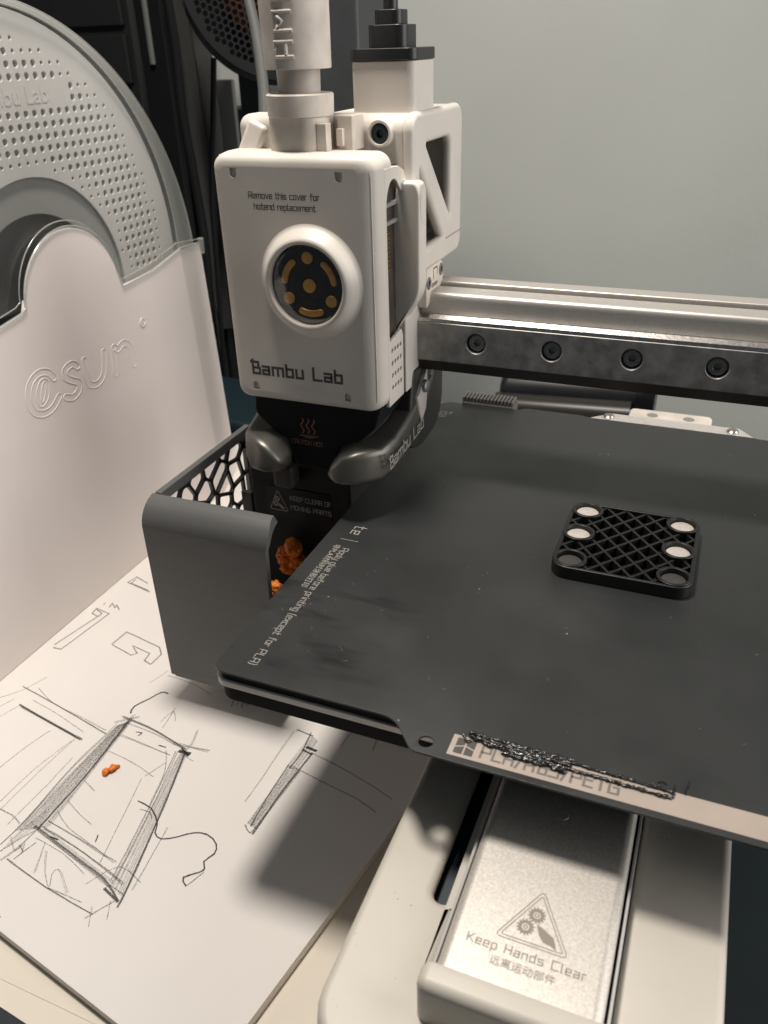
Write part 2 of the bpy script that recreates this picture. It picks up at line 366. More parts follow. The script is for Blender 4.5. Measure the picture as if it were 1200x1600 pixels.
# plate: dark textured sheet with smudges and lint
def plate_mat():
    mm = mat('textured_build_sheet', (.027, .029, .0295), .37, noise=.12, nscale=28, bump=.5, bscale=3800, bdist=.00010, rvar=.09)
    nt = mm.node_tree; N = nt.nodes; L = nt.links; p = N['Principled BSDF']
    src = p.inputs['Base Color'].links[0].from_socket
    tc = N.new('ShaderNodeTexCoord'); mp = N.new('ShaderNodeMapping'); mp.inputs['Scale'].default_value = (14, 60, 1); mp.inputs['Rotation'].default_value = (0, 0, .35)
    L.new(tc.outputs['Object'], mp.inputs[0])
    sm = N.new('ShaderNodeTexNoise'); sm.inputs['Scale'].default_value = 1.6; sm.inputs['Detail'].default_value = 6; sm.inputs['Roughness'].default_value = .6
    L.new(mp.outputs[0], sm.inputs[0])
    r1 = N.new('ShaderNodeMapRange'); r1.inputs[1].default_value = .50; r1.inputs[2].default_value = .60; r1.inputs[3].default_value = 1; r1.inputs[4].default_value = .45
    L.new(sm.outputs[0], r1.inputs[0])
    sx = N.new('ShaderNodeSeparateXYZ'); L.new(tc.outputs['Object'], sx.inputs[0])
    # greasy finger smears sit in the front left corner only
    ra = N.new('ShaderNodeMapRange'); ra.inputs[1].default_value = .030; ra.inputs[2].default_value = .052; ra.inputs[3].default_value = 1; ra.inputs[4].default_value = 0; L.new(sx.outputs[0], ra.inputs[0])
    rb = N.new('ShaderNodeMapRange'); rb.inputs[1].default_value = .040; rb.inputs[2].default_value = .058; rb.inputs[3].default_value = 1; rb.inputs[4].default_value = 0.12; L.new(sx.outputs[1], rb.inputs[0])
    mul = N.new('ShaderNodeMath'); mul.operation = 'MULTIPLY'; L.new(ra.outputs[0], mul.inputs[0]); L.new(rb.outputs[0], mul.inputs[1])
    mixf = N.new('ShaderNodeMix'); mixf.data_type = 'FLOAT'; mixf.inputs[2].default_value = 1; L.new(mul.outputs[0], mixf.inputs[0]); L.new(r1.outputs[0], mixf.inputs[3])
    sc1 = N.new('ShaderNodeVectorMath'); sc1.operation = 'SCALE'; L.new(src, sc1.inputs[0]); L.new(mixf.outputs[0], sc1.inputs['Scale'])
    # lint: tiny pale specks
    vo = N.new('ShaderNodeTexVoronoi'); vo.inputs['Scale'].default_value = 330; vo.inputs['Randomness'].default_value = 1; L.new(tc.outputs['Object'], vo.inputs[0])
    sep = N.new('ShaderNodeSeparateColor'); L.new(vo.outputs['Color'], sep.inputs[0])
    thr = N.new('ShaderNodeMapRange'); thr.inputs[3].default_value = .02; thr.inputs[4].default_value = .10; L.new(sep.outputs[1], thr.inputs[0])
    lt = N.new('ShaderNodeMath'); lt.operation = 'LESS_THAN'; L.new(vo.outputs['Distance'], lt.inputs[0]); L.new(thr.outputs[0], lt.inputs[1])
    cl = N.new('ShaderNodeTexNoise'); cl.inputs['Scale'].default_value = 30; L.new(tc.outputs['Object'], cl.inputs[0])
    ct = N.new('ShaderNodeMapRange'); ct.inputs[1].default_value = .4; ct.inputs[2].default_value = .75; ct.inputs[3].default_value = .004; ct.inputs[4].default_value = .20; L.new(cl.outputs[0], ct.inputs[0])
    g = N.new('ShaderNodeMath'); g.operation = 'LESS_THAN'; L.new(sep.outputs[0], g.inputs[0]); L.new(ct.outputs[0], g.inputs[1])
    mu = N.new('ShaderNodeMath'); mu.operation = 'MULTIPLY'; L.new(lt.outputs[0], mu.inputs[0]); L.new(g.outputs[0], mu.inputs[1])
    mx = N.new('ShaderNodeMix'); mx.data_type = 'RGBA'; L.new(mu.outputs[0], mx.inputs[0]); L.new(sc1.outputs[0], mx.inputs[6]); mx.inputs[7].default_value = (.30, .29, .27, 1)
    L.new(mx.outputs[2], p.inputs['Base Color'])
    return mm
M['sheet'] = plate_mat()

def pencil_mat(name, dens, colr=(.10, .098, .10), scale=1400):
    mm = bpy.data.materials.new(name); mm.use_nodes = True
    nt = mm.node_tree; N = nt.nodes; L = nt.links; p = N['Principled BSDF']
    p.inputs['Base Color'].default_value = (*colr, 1); p.inputs['Roughness'].default_value = .6
    tc = N.new('ShaderNodeTexCoord'); n = N.new('ShaderNodeTexNoise'); n.inputs['Scale'].default_value = scale; n.inputs['Detail'].default_value = 4; L.new(tc.outputs['Object'], n.inputs[0])
    r = N.new('ShaderNodeMapRange'); r.inputs[1].default_value = .35; r.inputs[2].default_value = .65; r.inputs[3].default_value = max(0, dens - .28); r.inputs[4].default_value = min(1, dens + .28); L.new(n.outputs[0], r.inputs[0])
    L.new(r.outputs[0], p.inputs['Alpha'])
    return mm
M['pencil'] = pencil_mat('graphite_line', .42, scale=2600)
M['pencil_dark'] = pencil_mat('graphite_dark_line', .72, (.045, .042, .045))
M['pencil_soft'] = pencil_mat('graphite_shading', .13, scale=3000)
M['pencil_faint'] = pencil_mat('graphite_faint_line', .24, scale=2600)

# ------------------------------------------------------------------ the setting: desk and wall
TZ = -75.6
b = B(); box(b, -520, 420, -64.5, 335, TZ - 22, TZ, 1.2)
tag(finish('desk', b, M['desk']), kind='structure')
b = B(); box(b, -900, 900, -700, 480, -760, -750); tag(finish('floor', b, M['desk']), kind='structure')
M['wall'] = mat('painted_wall', (.595, .625, .59), .8, noise=.05, nscale=6, bump=.16, bscale=260, bdist=.0006)
b = B(); box(b, -900, 900, 450, 470, -750, 900); tag(finish('wall', b, M['wall']), kind='structure')

# ------------------------------------------------------------------ papers
def sheet(name, c, ang, wd, ht, z0, z1, mt, label, cat, side=None):
    u = Vector((-math.cos(ang), math.sin(ang), 0)); v = Vector((math.sin(ang), math.cos(ang), 0))
    b = B(); c = Vector((c[0], c[1], 0))
    pts = [c, c + u * wd, c + u * wd + v * ht, c + v * ht]
    lo_ = [b.verts.new((p.x, p.y, z0)) for p in pts]; hi = [b.verts.new((p.x, p.y, z1)) for p in pts]
    b.faces.new(hi); b.faces.new(lo_[::-1])
    for i in range(4): b.faces.new((lo_[i], lo_[(i + 1) % 4], hi[(i + 1) % 4], hi[i]))
    fixn(b)
    if side:
        b.faces.ensure_lookup_table()
        for f_ in b.faces: f_.material_index = 0 if f_.normal.z > .5 else 1
    t = thing(name, label, cat, (c.x, c.y, z0))
    p = finish('sheet' if not side else 'sheet_stack', b, mt, t, smooth=0, mats=[mt, side] if side else None)
    return t, p
AN = math.radians(10.5)
pad, padmesh = sheet('sketch_pad', (23.3, -58.6), AN, 230, 297, TZ + .5, -72, M['paper'],
                     'stack of white drawing paper under the printer covered in pencil sketches', 'paper', M['paper_side'])
pA, pB = pix(0, 1529, 2, TZ + .3), pix(152, 1602, 2, TZ + .3); dAB = (pB - pA).normalized()
pC = pA + dAB * 90
a2 = math.atan2(dAB.y, -dAB.x) if False else math.atan2(-dAB.y, dAB.x)
sheet('paper_sheet', (pC.x, pC.y), a2, 210, 120, TZ + .26, TZ + .36, M['paper2'], 'loose cream sheet poking out just below the stack of drawing paper at bottom left', 'paper')
pA, pB = pix(0, 1573, 2, TZ + .1), pix(44, 1602, 2, TZ + .1); dAB = (pB - pA).normalized(); pC = pA + dAB * 120
sheet('paper_sheet', (pC.x, pC.y), math.atan2(-dAB.y, dAB.x), 210, 150, TZ + .14, TZ + .22, M['paper2'], 'lowest loose cream sheet crossing the bottom left corner beside the dark desk', 'paper')
sheet('paper_sheet', (118, -60), math.radians(2), 180, 200, TZ + .08, TZ + .18, M['paper2'], 'cream sheet lying flat beneath the white base of the printer', 'paper')

PZ = -71.93
def pline(bm, pts, wd, n=1, jit=0.0, z=0.0, curve=True):
    W = [pix(u, v, 2, PZ) for u, v in pts]
    for k in range(n):
        off = Vector((random.uniform(-jit, jit), random.uniform(-jit, jit), 0)); off2 = Vector((random.uniform(-jit, jit), random.uniform(-jit, jit), 0))
        out = []
        m_ = len(W)
        for i in range(m_ - 1):
            seg = max(2, int((W[i + 1] - W[i]).length / 3))
            for s_ in range(seg):
                t = s_ / seg
                if m_ > 2:
                    p0 = W[max(i - 1, 0)]; p1 = W[i]; p2 = W[i + 1]; p3 = W[min(i + 2, m_ - 1)]
                    q = .5 * ((2 * p1) + (-p0 + p2) * t + (2 * p0 - 5 * p1 + 4 * p2 - p3) * t * t + (-p0 + 3 * p1 - 3 * p2 + p3) * t ** 3) if curve else p1.lerp(p2, t)
                else: q = W[i].lerp(W[i + 1], t)
                out.append(q)
        out.append(W[-1])
        T = len(out)
        res = []
        for i, q in enumerate(out):
            t = i / max(1, T - 1)
            o_ = off.lerp(off2, t)
            res.append((q.x + o_.x + random.gauss(0, .05), q.y + o_.y + random.gauss(0, .05)))
        b2 = bmesh.new(); ribbon(b2, res, wd * random.uniform(.85, 1.15)); add_bm(bm, b2, Matrix.Translation((0, 0, PZ + z + k * .0015)))

def bez(px_, py_, s=.3333): return (px_ * s, 1030 + py_ * s * 1.0)
def K(*a): return [(x * .3, 1030 + y * .3) for x, y in a]         # measured on an enlargement of the sketch
# firm lines
b = B()
for pts, wd, n, j in [
    (K((680, 310), (460, 590), (300, 770), (200, 880)), .45, 3, .5), (K((610, 345), (380, 560), (140, 830), (0, 965)), .4, 2, .5),
    (K((640, 300), (800, 370), (960, 470)), .55, 3, .6), (K((660, 330), (800, 385), (950, 465)), .35, 1, .2),
    (K((975, 480), (870, 740), (700, 1120), (620, 1280)), .5, 3, .8), (K((920, 480), (790, 760), (590, 1150)), .4, 2, .6),
    (K((185, 875), (400, 1040), (540, 1150), (610, 1260)), .5, 3, .5), (K((230, 875), (400, 980), (600, 1130), (640, 1170)), .4, 2, .6),
    (K((100, 240), (260, 330), (420, 415)), .55, 3, .6), (K((120, 145), (270, 225), (550, 385)), .4, 2, .3),
    (K((630, 395), (740, 440), (880, 500)), .3, 2, .4), (K((0, 780), (60, 810), (100, 850)), .4, 1, .2),
    (K((0, 785), (200, 590), (390, 415)), .3, 1, .2), (K((40, 860), (220, 680), (380, 510)), .3, 1, .2),
    (K((250, 840), (420, 940), (600, 1055)), .3, 2, .4), (K((0, 1050), (90, 985), (190, 890)), .3, 2, .5),
    (K((545, 1200), (610, 1262)), .7, 3, .3), (K((545, 1200), (575, 1180), (640, 1225)), .35, 1, .1),
    (K((445, 1347), (590, 1262)), .35, 1, .1), (K((40, 1040), (240, 1185), (480, 1325)), .35, 2, .2),
    (K((300, 790), (360, 880), (490, 975), (560, 1030)), .3, 1, .1), (K((850, 355), (915, 255)), .3, 1, .1), (K((838, 325), (905, 268), (912, 320)), .3, 1, .1),
    (K((960, 480), (1000, 440), (1030, 370)), .25, 2, .3), (K((900, 440), (1080, 480)), .3, 3, .8), (K((940, 490), (1010, 530)), .3, 1, .2),
    (K((600, 330), (720, 300)), .3, 2, .5), (K((700, 290), (640, 350)), .3, 2, .5)]:
    pline(b, pts, wd, n, j)
# second figure, half under the bed
for pts, wd, n, j in [
    ([(465, 1140), (488, 1150)], .5, 2, .2), ([(486, 1146), (470, 1178), (452, 1200)], .4, 2, .3),
    ([(487, 1176), (540, 1203), (590, 1233), (612, 1248)], .45, 1, .1), ([(455, 1196), (500, 1220), (560, 1250), (586, 1269)], .4, 1, .1),
    ([(488, 1178), (440, 1238), (395, 1302)], .5, 3, .35), ([(452, 1196), (425, 1235), (392, 1290)], .35, 2, .3),
    ([(383, 1290), (390, 1302), (400, 1292)], .35, 2, .4), ([(550, 1142), (534, 1165)], .3, 1, .1), ([(590, 1152), (583, 1172)], .5, 1, .1)]:
    pline(b, pts, wd, n, j)
tag(finish('pencil_line', b, M['pencil'], pad, smooth=0), kind='stuff')
b = B()
for pts, wd, n, j in [
    (K((680, 280), (700, 245), (780, 205), (840, 172), (872, 178)), .55, 2, .12),
    (K((720, 740), (790, 780), (820, 860), (808, 905), (840, 938), (930, 925), (1010, 905), (1080, 915), (1128, 965), (1115, 1015), (1062, 1055), (1066, 1090), (1040, 1110), (955, 1138), (965, 1180)), .36, 2, .22),
    (K((965, 1183), (1000, 1160), (1058, 1112)), .25, 1, .1), (K((510, 915), (498, 950)), .35, 1, .05),
    (K((712, 378), (738, 384), (722, 398)), .5, 1, .05), (K((830, 450), (862, 458)), .45, 1, .1), (K((265, 925), (300, 940)), .5, 2, .1),
    (K((940, 480), (985, 492)), 1.3, 2, .3), (K((950, 465), (975, 500)), .7, 2, .4), (K((75, 1040), (185, 955)), .3, 1, .1), (K((100, 970), (120, 1000)), .3, 1, .1),
    (K((730, 782), (780, 798), (790, 830)), .25, 1, .05), ([(480, 1168), (492, 1172)], 1.1, 2, .3), ([(475, 1172), (488, 1178)], .6, 2, .4)]:
    pline(b, pts, wd, n, j, z=.02)
tag(finish('dark_pencil_line', b, M['pencil_dark'], pad, smooth=0), kind='stuff')
# side shading of the drawn boards
b = B()
def shade(quad, n, wd):
    q = [Vector(p) for p in quad]
    for i in range(n):
        t = i / (n - 1)
        a = q[0].lerp(q[1], t); c_ = q[3].lerp(q[2], t)
        pline(b, [tuple(a), tuple(a.lerp(c_, .5)), tuple(c_)], wd, 1, .15, z=-.02 + i * .0004)
shade(K((615, 345), (685, 320), (255, 870), (80, 890)), 18, .62)
shade(K((930, 500), (975, 490), (640, 1240), (575, 1180)), 8, .5)
shade([(486, 1150), (496, 1158), (462, 1204), (449, 1198)], 8, .6)
shade([(452, 1198), (468, 1206), (400, 1294), (388, 1285)], 11, .65)
shade(K((105, 240), (112, 252), (425, 422), (395, 405)), 4, .5)
shade(K((190, 880), (215, 870), (600, 1165), (560, 1180)), 4, .4)
shade(K((200, 880), (290, 745), (100, 900), (0, 1000)), 7, .4)
tag(finish('graphite_shading', b, M['pencil_soft'], pad, smooth=0), kind='stuff')
b = B()
for pts in [K((570, 480), (700, 545), (795, 612)), K((860, 540), (760, 605)), K((740, 620), (640, 820), (520, 1060)), K((865, 475), (860, 580), (780, 760)),
            K((350, 735), (420, 810), (480, 860)), K((440, 630), (490, 685)), K((0, 565), (130, 460), (260, 370)), K((0, 740), (180, 570), (370, 425)),
            K((240, 1000), (235, 1110), (255, 1195), (270, 1120), (305, 1092), (330, 1150), (350, 1220)), K((250, 1190), (330, 1225), (420, 1265)),
            K((180, 1110), (210, 1030), (235, 960)), K((0, 1000), (110, 930), (190, 890)), K((0, 200), (120, 160), (245, 92)), K((0, 245), (75, 205)), K((0, 300), (100, 240)),
            K((170, 215), (300, 290), (430, 380)), K((200, 150), (280, 230), (400, 290), (550, 370)), K((0, 1340), (0, 1345)),
            K((580, 1260), (560, 1350)), K((480, 1290), (460, 1390)), K((870, 880), (760, 1080), (690, 1200)), K((450, 1170), (620, 1080), (730, 1160)),
            K((190, 930), (330, 1010), (440, 1115)), K((60, 930), (80, 1000), (130, 960), (110, 1010)),
            [(460, 1142), (440, 1170), (410, 1215), (383, 1252)], [(470, 1139), (463, 1143)],
            [(236, 1066), (262, 1048)], [(262, 1056), (300, 1068), (330, 1086)], [(362, 1092), (392, 1102)]]:
    if len(pts) > 1: pline(b, pts, .26, 2, .25)
for p in [(366, 1088), (374, 1084), (382, 1088), (389, 1086)]: pline(b, [p, (p[0] - 4, p[1] + 16)], .5, 2, .3)
tag(finish('faint_pencil_line', b, M['pencil_faint'], pad, smooth=0), kind='stuff')
b = B()
Q = lambda *a: [(x * .275, 870 + y * .275) for x, y in a]
for pts in [Q((720, 428), (635, 498), (745, 560), (778, 548), (752, 505), (850, 550), (820, 590), (855, 612), (915, 555), (905, 515), (780, 455), (720, 428)),
            Q((525, 320), (550, 292), (620, 322), (345, 525), (305, 515)), Q((525, 322), (555, 340), (580, 322), (550, 300)), Q((310, 500), (545, 345)),
            Q((775, 115), (725, 145), (850, 200)), Q((775, 115), (840, 150)), Q((770, 130), (745, 150), (840, 190)),
            Q((590, 270), (600, 262)), Q((625, 285), (640, 262), (655, 290), (665, 272), (680, 300))]:
    pline(b, pts, .42, 2, .18, curve=False, z=.01)
tag(finish('pencil_line', b, M['pencil'], pad, smooth=0), kind='stuff')

def blob(bm, c, r, seed, sq=(1, 1, .6), sub=3, amp=.35):
    b2 = bmesh.new(); bmesh.ops.create_icosphere(b2, subdivisions=sub, radius=1)
    rnd = random.Random(seed); ds = [(Vector((rnd.gauss(0, 1), rnd.gauss(0, 1), rnd.gauss(0, 1))).normalized(), rnd.uniform(-1, 1), rnd.uniform(2, 5)) for _ in range(9)]
    for v_ in b2.verts:
        k = 1 + amp * sum(a * math.exp(-q_ * (v_.co - d).length_squared) for d, a, q_ in ds)
        v_.co = Vector((v_.co.x * sq[0], v_.co.y * sq[1], v_.co.z * sq[2])) * k * r
    add_bm(bm, b2, Matrix.Translation(c))

# orange scrap on the paper
b = B()
c = pix(170, 1203, 2, -71)
blob(b, (c.x - .6, c.y - .9, -71.1), 1.7, 3, (.8, 1, .55), amp=.6); blob(b, (c.x + .9, c.y + 1.2, -70.9), 1.4, 5, (.8, 1.2, .6), amp=.6); blob(b, (c.x + 1.3, c.y + 2.6, -71.2), 1.0, 8, amp=.7)
tag(finish('filament_scrap', b, M['orange']), 'small translucent orange scrap of filament lying alone on the pencil sketch', 'filament scrap')

# ------------------------------------------------------------------ filament spool in its white sleeve
XF = -127.0
YS = 34.6
def fS(off): return frame((XF + off, YS, 0), (0, 1, 0), (0, 0, 1), (1, 0, 0))
sleeve = thing('spool_box', 'white card sleeve with raised lettering holding a round clear window over a grey spool', 'box', (XF - 30, YS + 80, -72))
bc = (83.5, 53.4); br = 26.4
arc = circ(bc[0], bc[1], br, 40, 180 - 2, -0 + 2)          # over the top, left to right
arc = [(bc[0] + br * math.cos(math.radians(a)), bc[1] + br * math.sin(math.radians(a))) for a in np.linspace(178, 20, 36)]
pocket = [(-60, -71.9), (-60, 54.2), (43, 53.6), (55, 55.5), (bc[0] - br, 60)] + arc[2:] + [(112.5, 52.0), (133, 53.0), (155.0, 57.5), (163.5, -71.9)]
b = B(); plate(b, pocket, [], fS(0), 1.2, .45)
# bevelled side of the pocket running back to the ear
vv = [b.verts.new(Vector((XF + o_, YS + s_, z_))) for o_, s_, z_ in [(-.2, 155.0, 57.3), (-7, 181, 54.5), (-7, 188, -71.9), (-.2, 163.5, -71.9)]]
b.faces.new(vv)
ww = [b.verts.new(Vector((XF + o_, YS + s_, z_))) for o_, s_, z_ in [(-7, 181, 54.5), (-60, 181, 54.5), (-60, 188, -71.9), (-7, 188, -71.9)]]
b.faces.new(ww)
fixn(b)
box(b, XF - 60, XF - 1.3, YS - 60, YS - 58.8, -71.9, 54, .2); box(b, XF - 61, XF - 59.8, YS - 60, YS + 181, -71.9, 54, .2)
pk = finish('sleeve_pocket', b, M['sleeve'], sleeve)
b = B()                                                    # clear folded rim along the pocket's mouth
rim = [(-60, 54.6), (43, 54.0), (54, 55.8)] + [(x_, y_ ) for x_, y_ in [(bc[0] + (br + .6) * math.cos(math.radians(a)), bc[1] + (br + .6) * math.sin(math.radians(a))) for a in np.linspace(172, 22, 36)]] + [(111, 51.6), (133, 53.6), (155, 58.2)]
tube(b, [(XF + .2, YS + x_, z_) for x_, z_ in rim] + [(XF - 7, YS + 181, 55)], .5, res=3)
tube(b, [(XF - 1.8, YS + x_, z_ + 2.0) for x_, z_ in rim] + [(XF - 7.5, YS + 181, 56.6)], .28, res=3)
cap_tube(b, [(XF - 6, YS + 180.5, 57), (XF - 6.5, YS + 181.5, 50)], [1.6, 1.2])
finish('rim', b, M['shell_rim'], sleeve)
def smooth_path(P, n=8, cyc=False):
    out = []; m_ = len(P)
    for i in range(m_ - (0 if cyc else 1)):
        p0, p1, p2, p3 = [Vector(P[(i + d) % m_]) if cyc else Vector(P[min(max(i + d, 0), m_ - 1)]) for d in (-1, 0, 1, 2)]
        for k in range(n):
            t = k / n
            out.append(tuple(.5 * ((2 * p1) + (-p0 + p2) * t + (2 * p0 - 5 * p1 + 4 * p2 - p3) * t * t + (-p0 + 3 * p1 - 3 * p2 + p3) * t ** 3)))
    if not cyc: out.append(tuple(P[-1]))
    return out
def stroke_outline(bm, P, wd, fr, r_=.2):
    Q_ = [Vector(p) for p in smooth_path(P)]
    L_, R_ = [], []
    for i, q in enumerate(Q_):
        d = (Q_[min(i + 1, len(Q_) - 1)] - Q_[max(i - 1, 0)]).normalized(); n_ = Vector((-d.y, d.x)) * wd / 2
        L_.append(q + n_); R_.append(q - n_)
    def cap(q, d):
        a = math.atan2(d.y, d.x)
        return [q + Vector((math.cos(a + t), math.sin(a + t))) * wd / 2 for t in np.linspace(math.pi / 2, -math.pi / 2, 7)[1:-1]]
    loop = L_ + cap(Q_[-1], Q_[-1] - Q_[-2]) + R_[::-1] + cap(Q_[0], Q_[0] - Q_[1])
    b_ = bmesh.new(); tube(b_, [(p.x, p.y, 0) for p in loop], r_, cyc=True, res=3); add_bm(bm, b_, fr)
fw = fS(.02) @ Matrix.Translation((46, 16.2, 0)) @ Matrix(((1.12, .0, 0, 0), (.0, 1.0, 0, 0), (0, 0, 1, 0), (0, 0, 0, 1)))
for cx_, cy_, rx_, ry_ in ((8.6, 9.3, 1.0, 3.9), (8.4, 9.2, 3.0, 5.3)):
    b = B(); tl_ = math.radians(-24)
    pts_ = [(cx_ + rx_ * math.cos(t) * math.cos(tl_) - ry_ * math.sin(t) * math.sin(tl_), cy_ + rx_ * math.cos(t) * math.sin(tl_) + ry_ * math.sin(t) * math.cos(tl_), 0) for t in np.linspace(0, 2 * math.pi, 40)[:-1]]
    b_ = bmesh.new(); tube(b_, pts_, .14, cyc=True, res=3); add_bm(b, b_, fw); finish('raised_lettering', b, M['sleeve'], pk, smooth=80)
for nm, P_ in (('ring', [(14.6, 12.6), (12.6, 15.6), (8.4, 16.8), (4.0, 14.6), (1.6, 9.6), (2.4, 4.2), (6.4, 1.4), (11.0, 1.8), (15.2, 4.8)]),
               ('s', [(26.6, 12.6), (24.4, 14.4), (20.8, 13.6), (19.8, 11.0), (22.6, 8.4), (25.6, 6.2), (24.8, 3.2), (21.4, 1.8), (18.2, 3.2)]),
               ('u', [(30.6, 13.6), (30.2, 8.0), (31.0, 3.4), (34.6, 2.0), (38.4, 4.0), (40.4, 8.6), (41.2, 13.2)]),
               ('n', [(45.4, 2.2), (46.0, 8.0), (46.8, 13.0), (49.0, 11.6), (52.6, 13.0), (55.6, 10.8), (56.4, 6.0), (56.6, 2.0)])):
    b = B(); stroke_outline(b, P_, 2.5, fw, .14); finish('raised_lettering', b, M['sleeve'], pk, smooth=80)
b = font_mesh('®', 5, fS(.1) @ Matrix.Translation((118, 32, 0)), outline=.15); finish('raised_lettering', b, M['sleeve'], pk)

spool = thing('filament_spool', 'large grey plastic spool with a dimpled face seen through the clear window', 'spool', (XF - 30, YS + 72, 50))
fc = (68.0, 61.7); fr_ = 90.5
hub = (77.0, 54.1)
dots = []
for i in range(-22, 30):
    for j in range(-26, 26):
        s_ = 84.4 + i * 4.25; z_ = 141.9 - 3.92 * (j + 26)
        d = math.hypot(s_ - fc[0], z_ - fc[1]); dh = math.hypot(s_ - hub[0], z_ - hub[1])
        if z_ < 52: continue
        if s_ < 20: continue
        if d > 82.5 or dh < 46.5: continue
        if j + 26 in (4, 5) and s_ < 107.5: continue
        r_ = 1.12
        if d > 77.5 or dh < 50.5: r_ = .62
        dots.append(circ(s_, z_, r_, 10))
b = B(); plate(b, circ(fc[0], fc[1], fr_, 96), dots + [circ(hub[0], hub[1], 44.0, 64)], fS(-6), 1.6, .28, res=1)
face = finish('flange', b, M['spool'], spool, smooth=0)
b = B(); plate(b, circ(fc[0], fc[1], fr_, 64), [circ(hub[0], hub[1], 38.5, 48)], fS(-7.65), 1.0); finish('flange_backing', b, M['spool'], spool)
b = B(); plate(b, circ(hub[0], hub[1], 44.6, 64), [circ(hub[0] - 1, hub[1] - 4.5, 36.0, 64)], fS(-7.4), 1.6, .3); finish('hub_ring', b, M['spool_hub'], spool)
b = B(); plate(b, circ(hub[0], hub[1], 40, 48), [], fS(-16), 1.2); lathe(b, [(76, -17.5), (76, -50), (30, -50), (30, -17.5), (76, -17.5)], (XF, YS + fc[0], fc[1] - 6), (1, 0, 0), 64); fixn(b); finish('core', b, M['spool_hole'], spool)
b = font_mesh('Bambu Lab', 8.2, fS(-5.9) @ Matrix.Translation((60.5, 121.6, 0)), bold=.05, extrude=.07); finish('raised_lettering', b, M['spool'], face)
b = B()                                                     # second flange and clear shell
plate(b, circ(fc[0], fc[1] - 8, 94, 64), [], fS(-52), 1.6); finish('rear_flange', b, M['spool'], spool)
oc = (72.6, 48.2); orr = 107.0
b = B()
n = 96; inner = []; mid = []; out = []; back = []
for k in range(n + 1):
    a = math.radians(-6 + 192 * k / n)
    ii = (fc[0] + 91.2 * math.cos(a), fc[1] + 91.2 * math.sin(a)); oo = (oc[0] + orr * math.cos(a), oc[1] + orr * math.sin(a))
    if ii[1] < 52: ii = (ii[0], 52)
    if oo[1] < 50: oo = (oo[0], 50)
    m1 = (ii[0] + (oo[0] - ii[0]) * .25, ii[1] + (oo[1] - ii[1]) * .25)
    P_ = lambda q, o_: Vector((XF + o_, YS + q[0], q[1]))
    inner.append(b.verts.new(P_(ii, -4.0))); mid.append(b.verts.new(P_(m1, -4.4))); out.append(b.verts.new(P_(oo, -10)))
    b_ = (oc[0] + (orr - 1.5) * math.cos(a), oc[1] + (orr - 1.5) * math.sin(a)); b_ = (b_[0], max(50, b_[1]))
    back.append(b.verts.new(P_(b_, -56)))
for k in range(n):
    for A_, B_ in ((inner, mid), (mid, out), (out, back)): b.faces.new((A_[k], B_[k], B_[k + 1], A_[k + 1]))
fixn(b); finish('shell_rim', b, M['shell_rim'], sleeve)
b = B(); tube(b, [tuple(v_.co) for v_ in []] or [(XF - 10, YS + oc[0] + orr * math.cos(math.radians(a)), oc[1] + orr * math.sin(math.radians(a))) for a in np.linspace(0, 180, 90)], .45, res=2)
tube(b, [(XF - 3.9, YS + fc[0] + 91.0 * math.cos(math.radians(a)), fc[1] + 91.0 * math.sin(math.radians(a))) for a in np.linspace(-5, 185, 90)], .35, res=2)
finish('shell_edge', b, M['shell_rim'], sleeve)
b = B(); film = [(x_, z_) for x_, z_ in circ(fc[0], fc[1], 91.0, 90) if z_ > 54]
plate(b, sorted(film, key=lambda p: math.atan2(p[1] - fc[1], p[0] - fc[0])), [], fS(-4.2), .15); finish('clear_window', b, M['shell'], sleeve)

# ------------------------------------------------------------------ print bed
bed = thing('print_bed', 'heated bed with black edge layers and a silver aluminium strip under the sheet', 'print bed', (92, 92, -9))
b = B(); plate(b, rrect(.6, 183.5, .6, 188, 4), [], fXY(-.75), 2.3, .2); finish('magnet_layer', b, M['black_matte'], bed)
b = B(); plate(b, rrect(0, 184, 0, 188.5, 4), [], fXY(-3.06), 2.0, .25); finish('aluminium_plate', b, M['alu_edge'], bed)
b = B(); plate(b, rrect(.5, 183.4, .4, 187.5, 5), [], fXY(-5.07), 4.6, .5); finish('lower_tray', b, M['black_matte'], bed)
b = B(); box(b, 70, 114, 20, 170, -22, -9.5, 1); finish('carriage', b, M['black'], bed)
# nozzle wiper block at the back left corner of the bed
b = B(); box(b, 8.5, 31.5, 188.8, 196.5, -3, .6, .3)
for i in range(15): box(b, 8.6 + i * 1.53, 9.55 + i * 1.53, 189.0, 196.3, .5, 2.9, .25, 2)
finish('wiper_block', b, M['wiper'], bed)
b = B(); plate(b, round_poly([(62, 190.2), (127, 190.2), (121, 198.5), (71, 198.5)], 1), [], fXY(-.4), 1.5, .2)
mt_ = finish('metal_tab', b, M['alu_edge'], bed)
for x_ in (70.5, 118.5):
    b = B(); lathe(b, [(0, 1.1), (1.8, 1.1), (2.3, .6), (2.3, 0)], (x_, 194, -.4), (0, 0, 1), 20); lathe(b, [(0, 1.15), (.8, 1.15)], (x_, 194, -.4), (0, 0, 1), 6); finish('screw', fixn(b), M['bolt'], mt_)
for j in range(0, 1):
    b = B()
    for i in range(18):
        for k in range(4): lathe(b, [(0, .35), (.28, .25), (.4, 0)], (85 + i * 1.1 + (k % 2) * .55, 191.6 + k * 1.0, -.4), (0, 0, 1), 6)
    tag(finish('knurling', fixn(b), M['alu_edge'], mt_), kind='stuff')
b = B(); plate(b, rrect(77.5, 110.5, 199, 210.5, 2.5), [], fXY(-1.6), 4, .8)
cb = finish('cable_bracket', b, M['white_dirty'], bed)
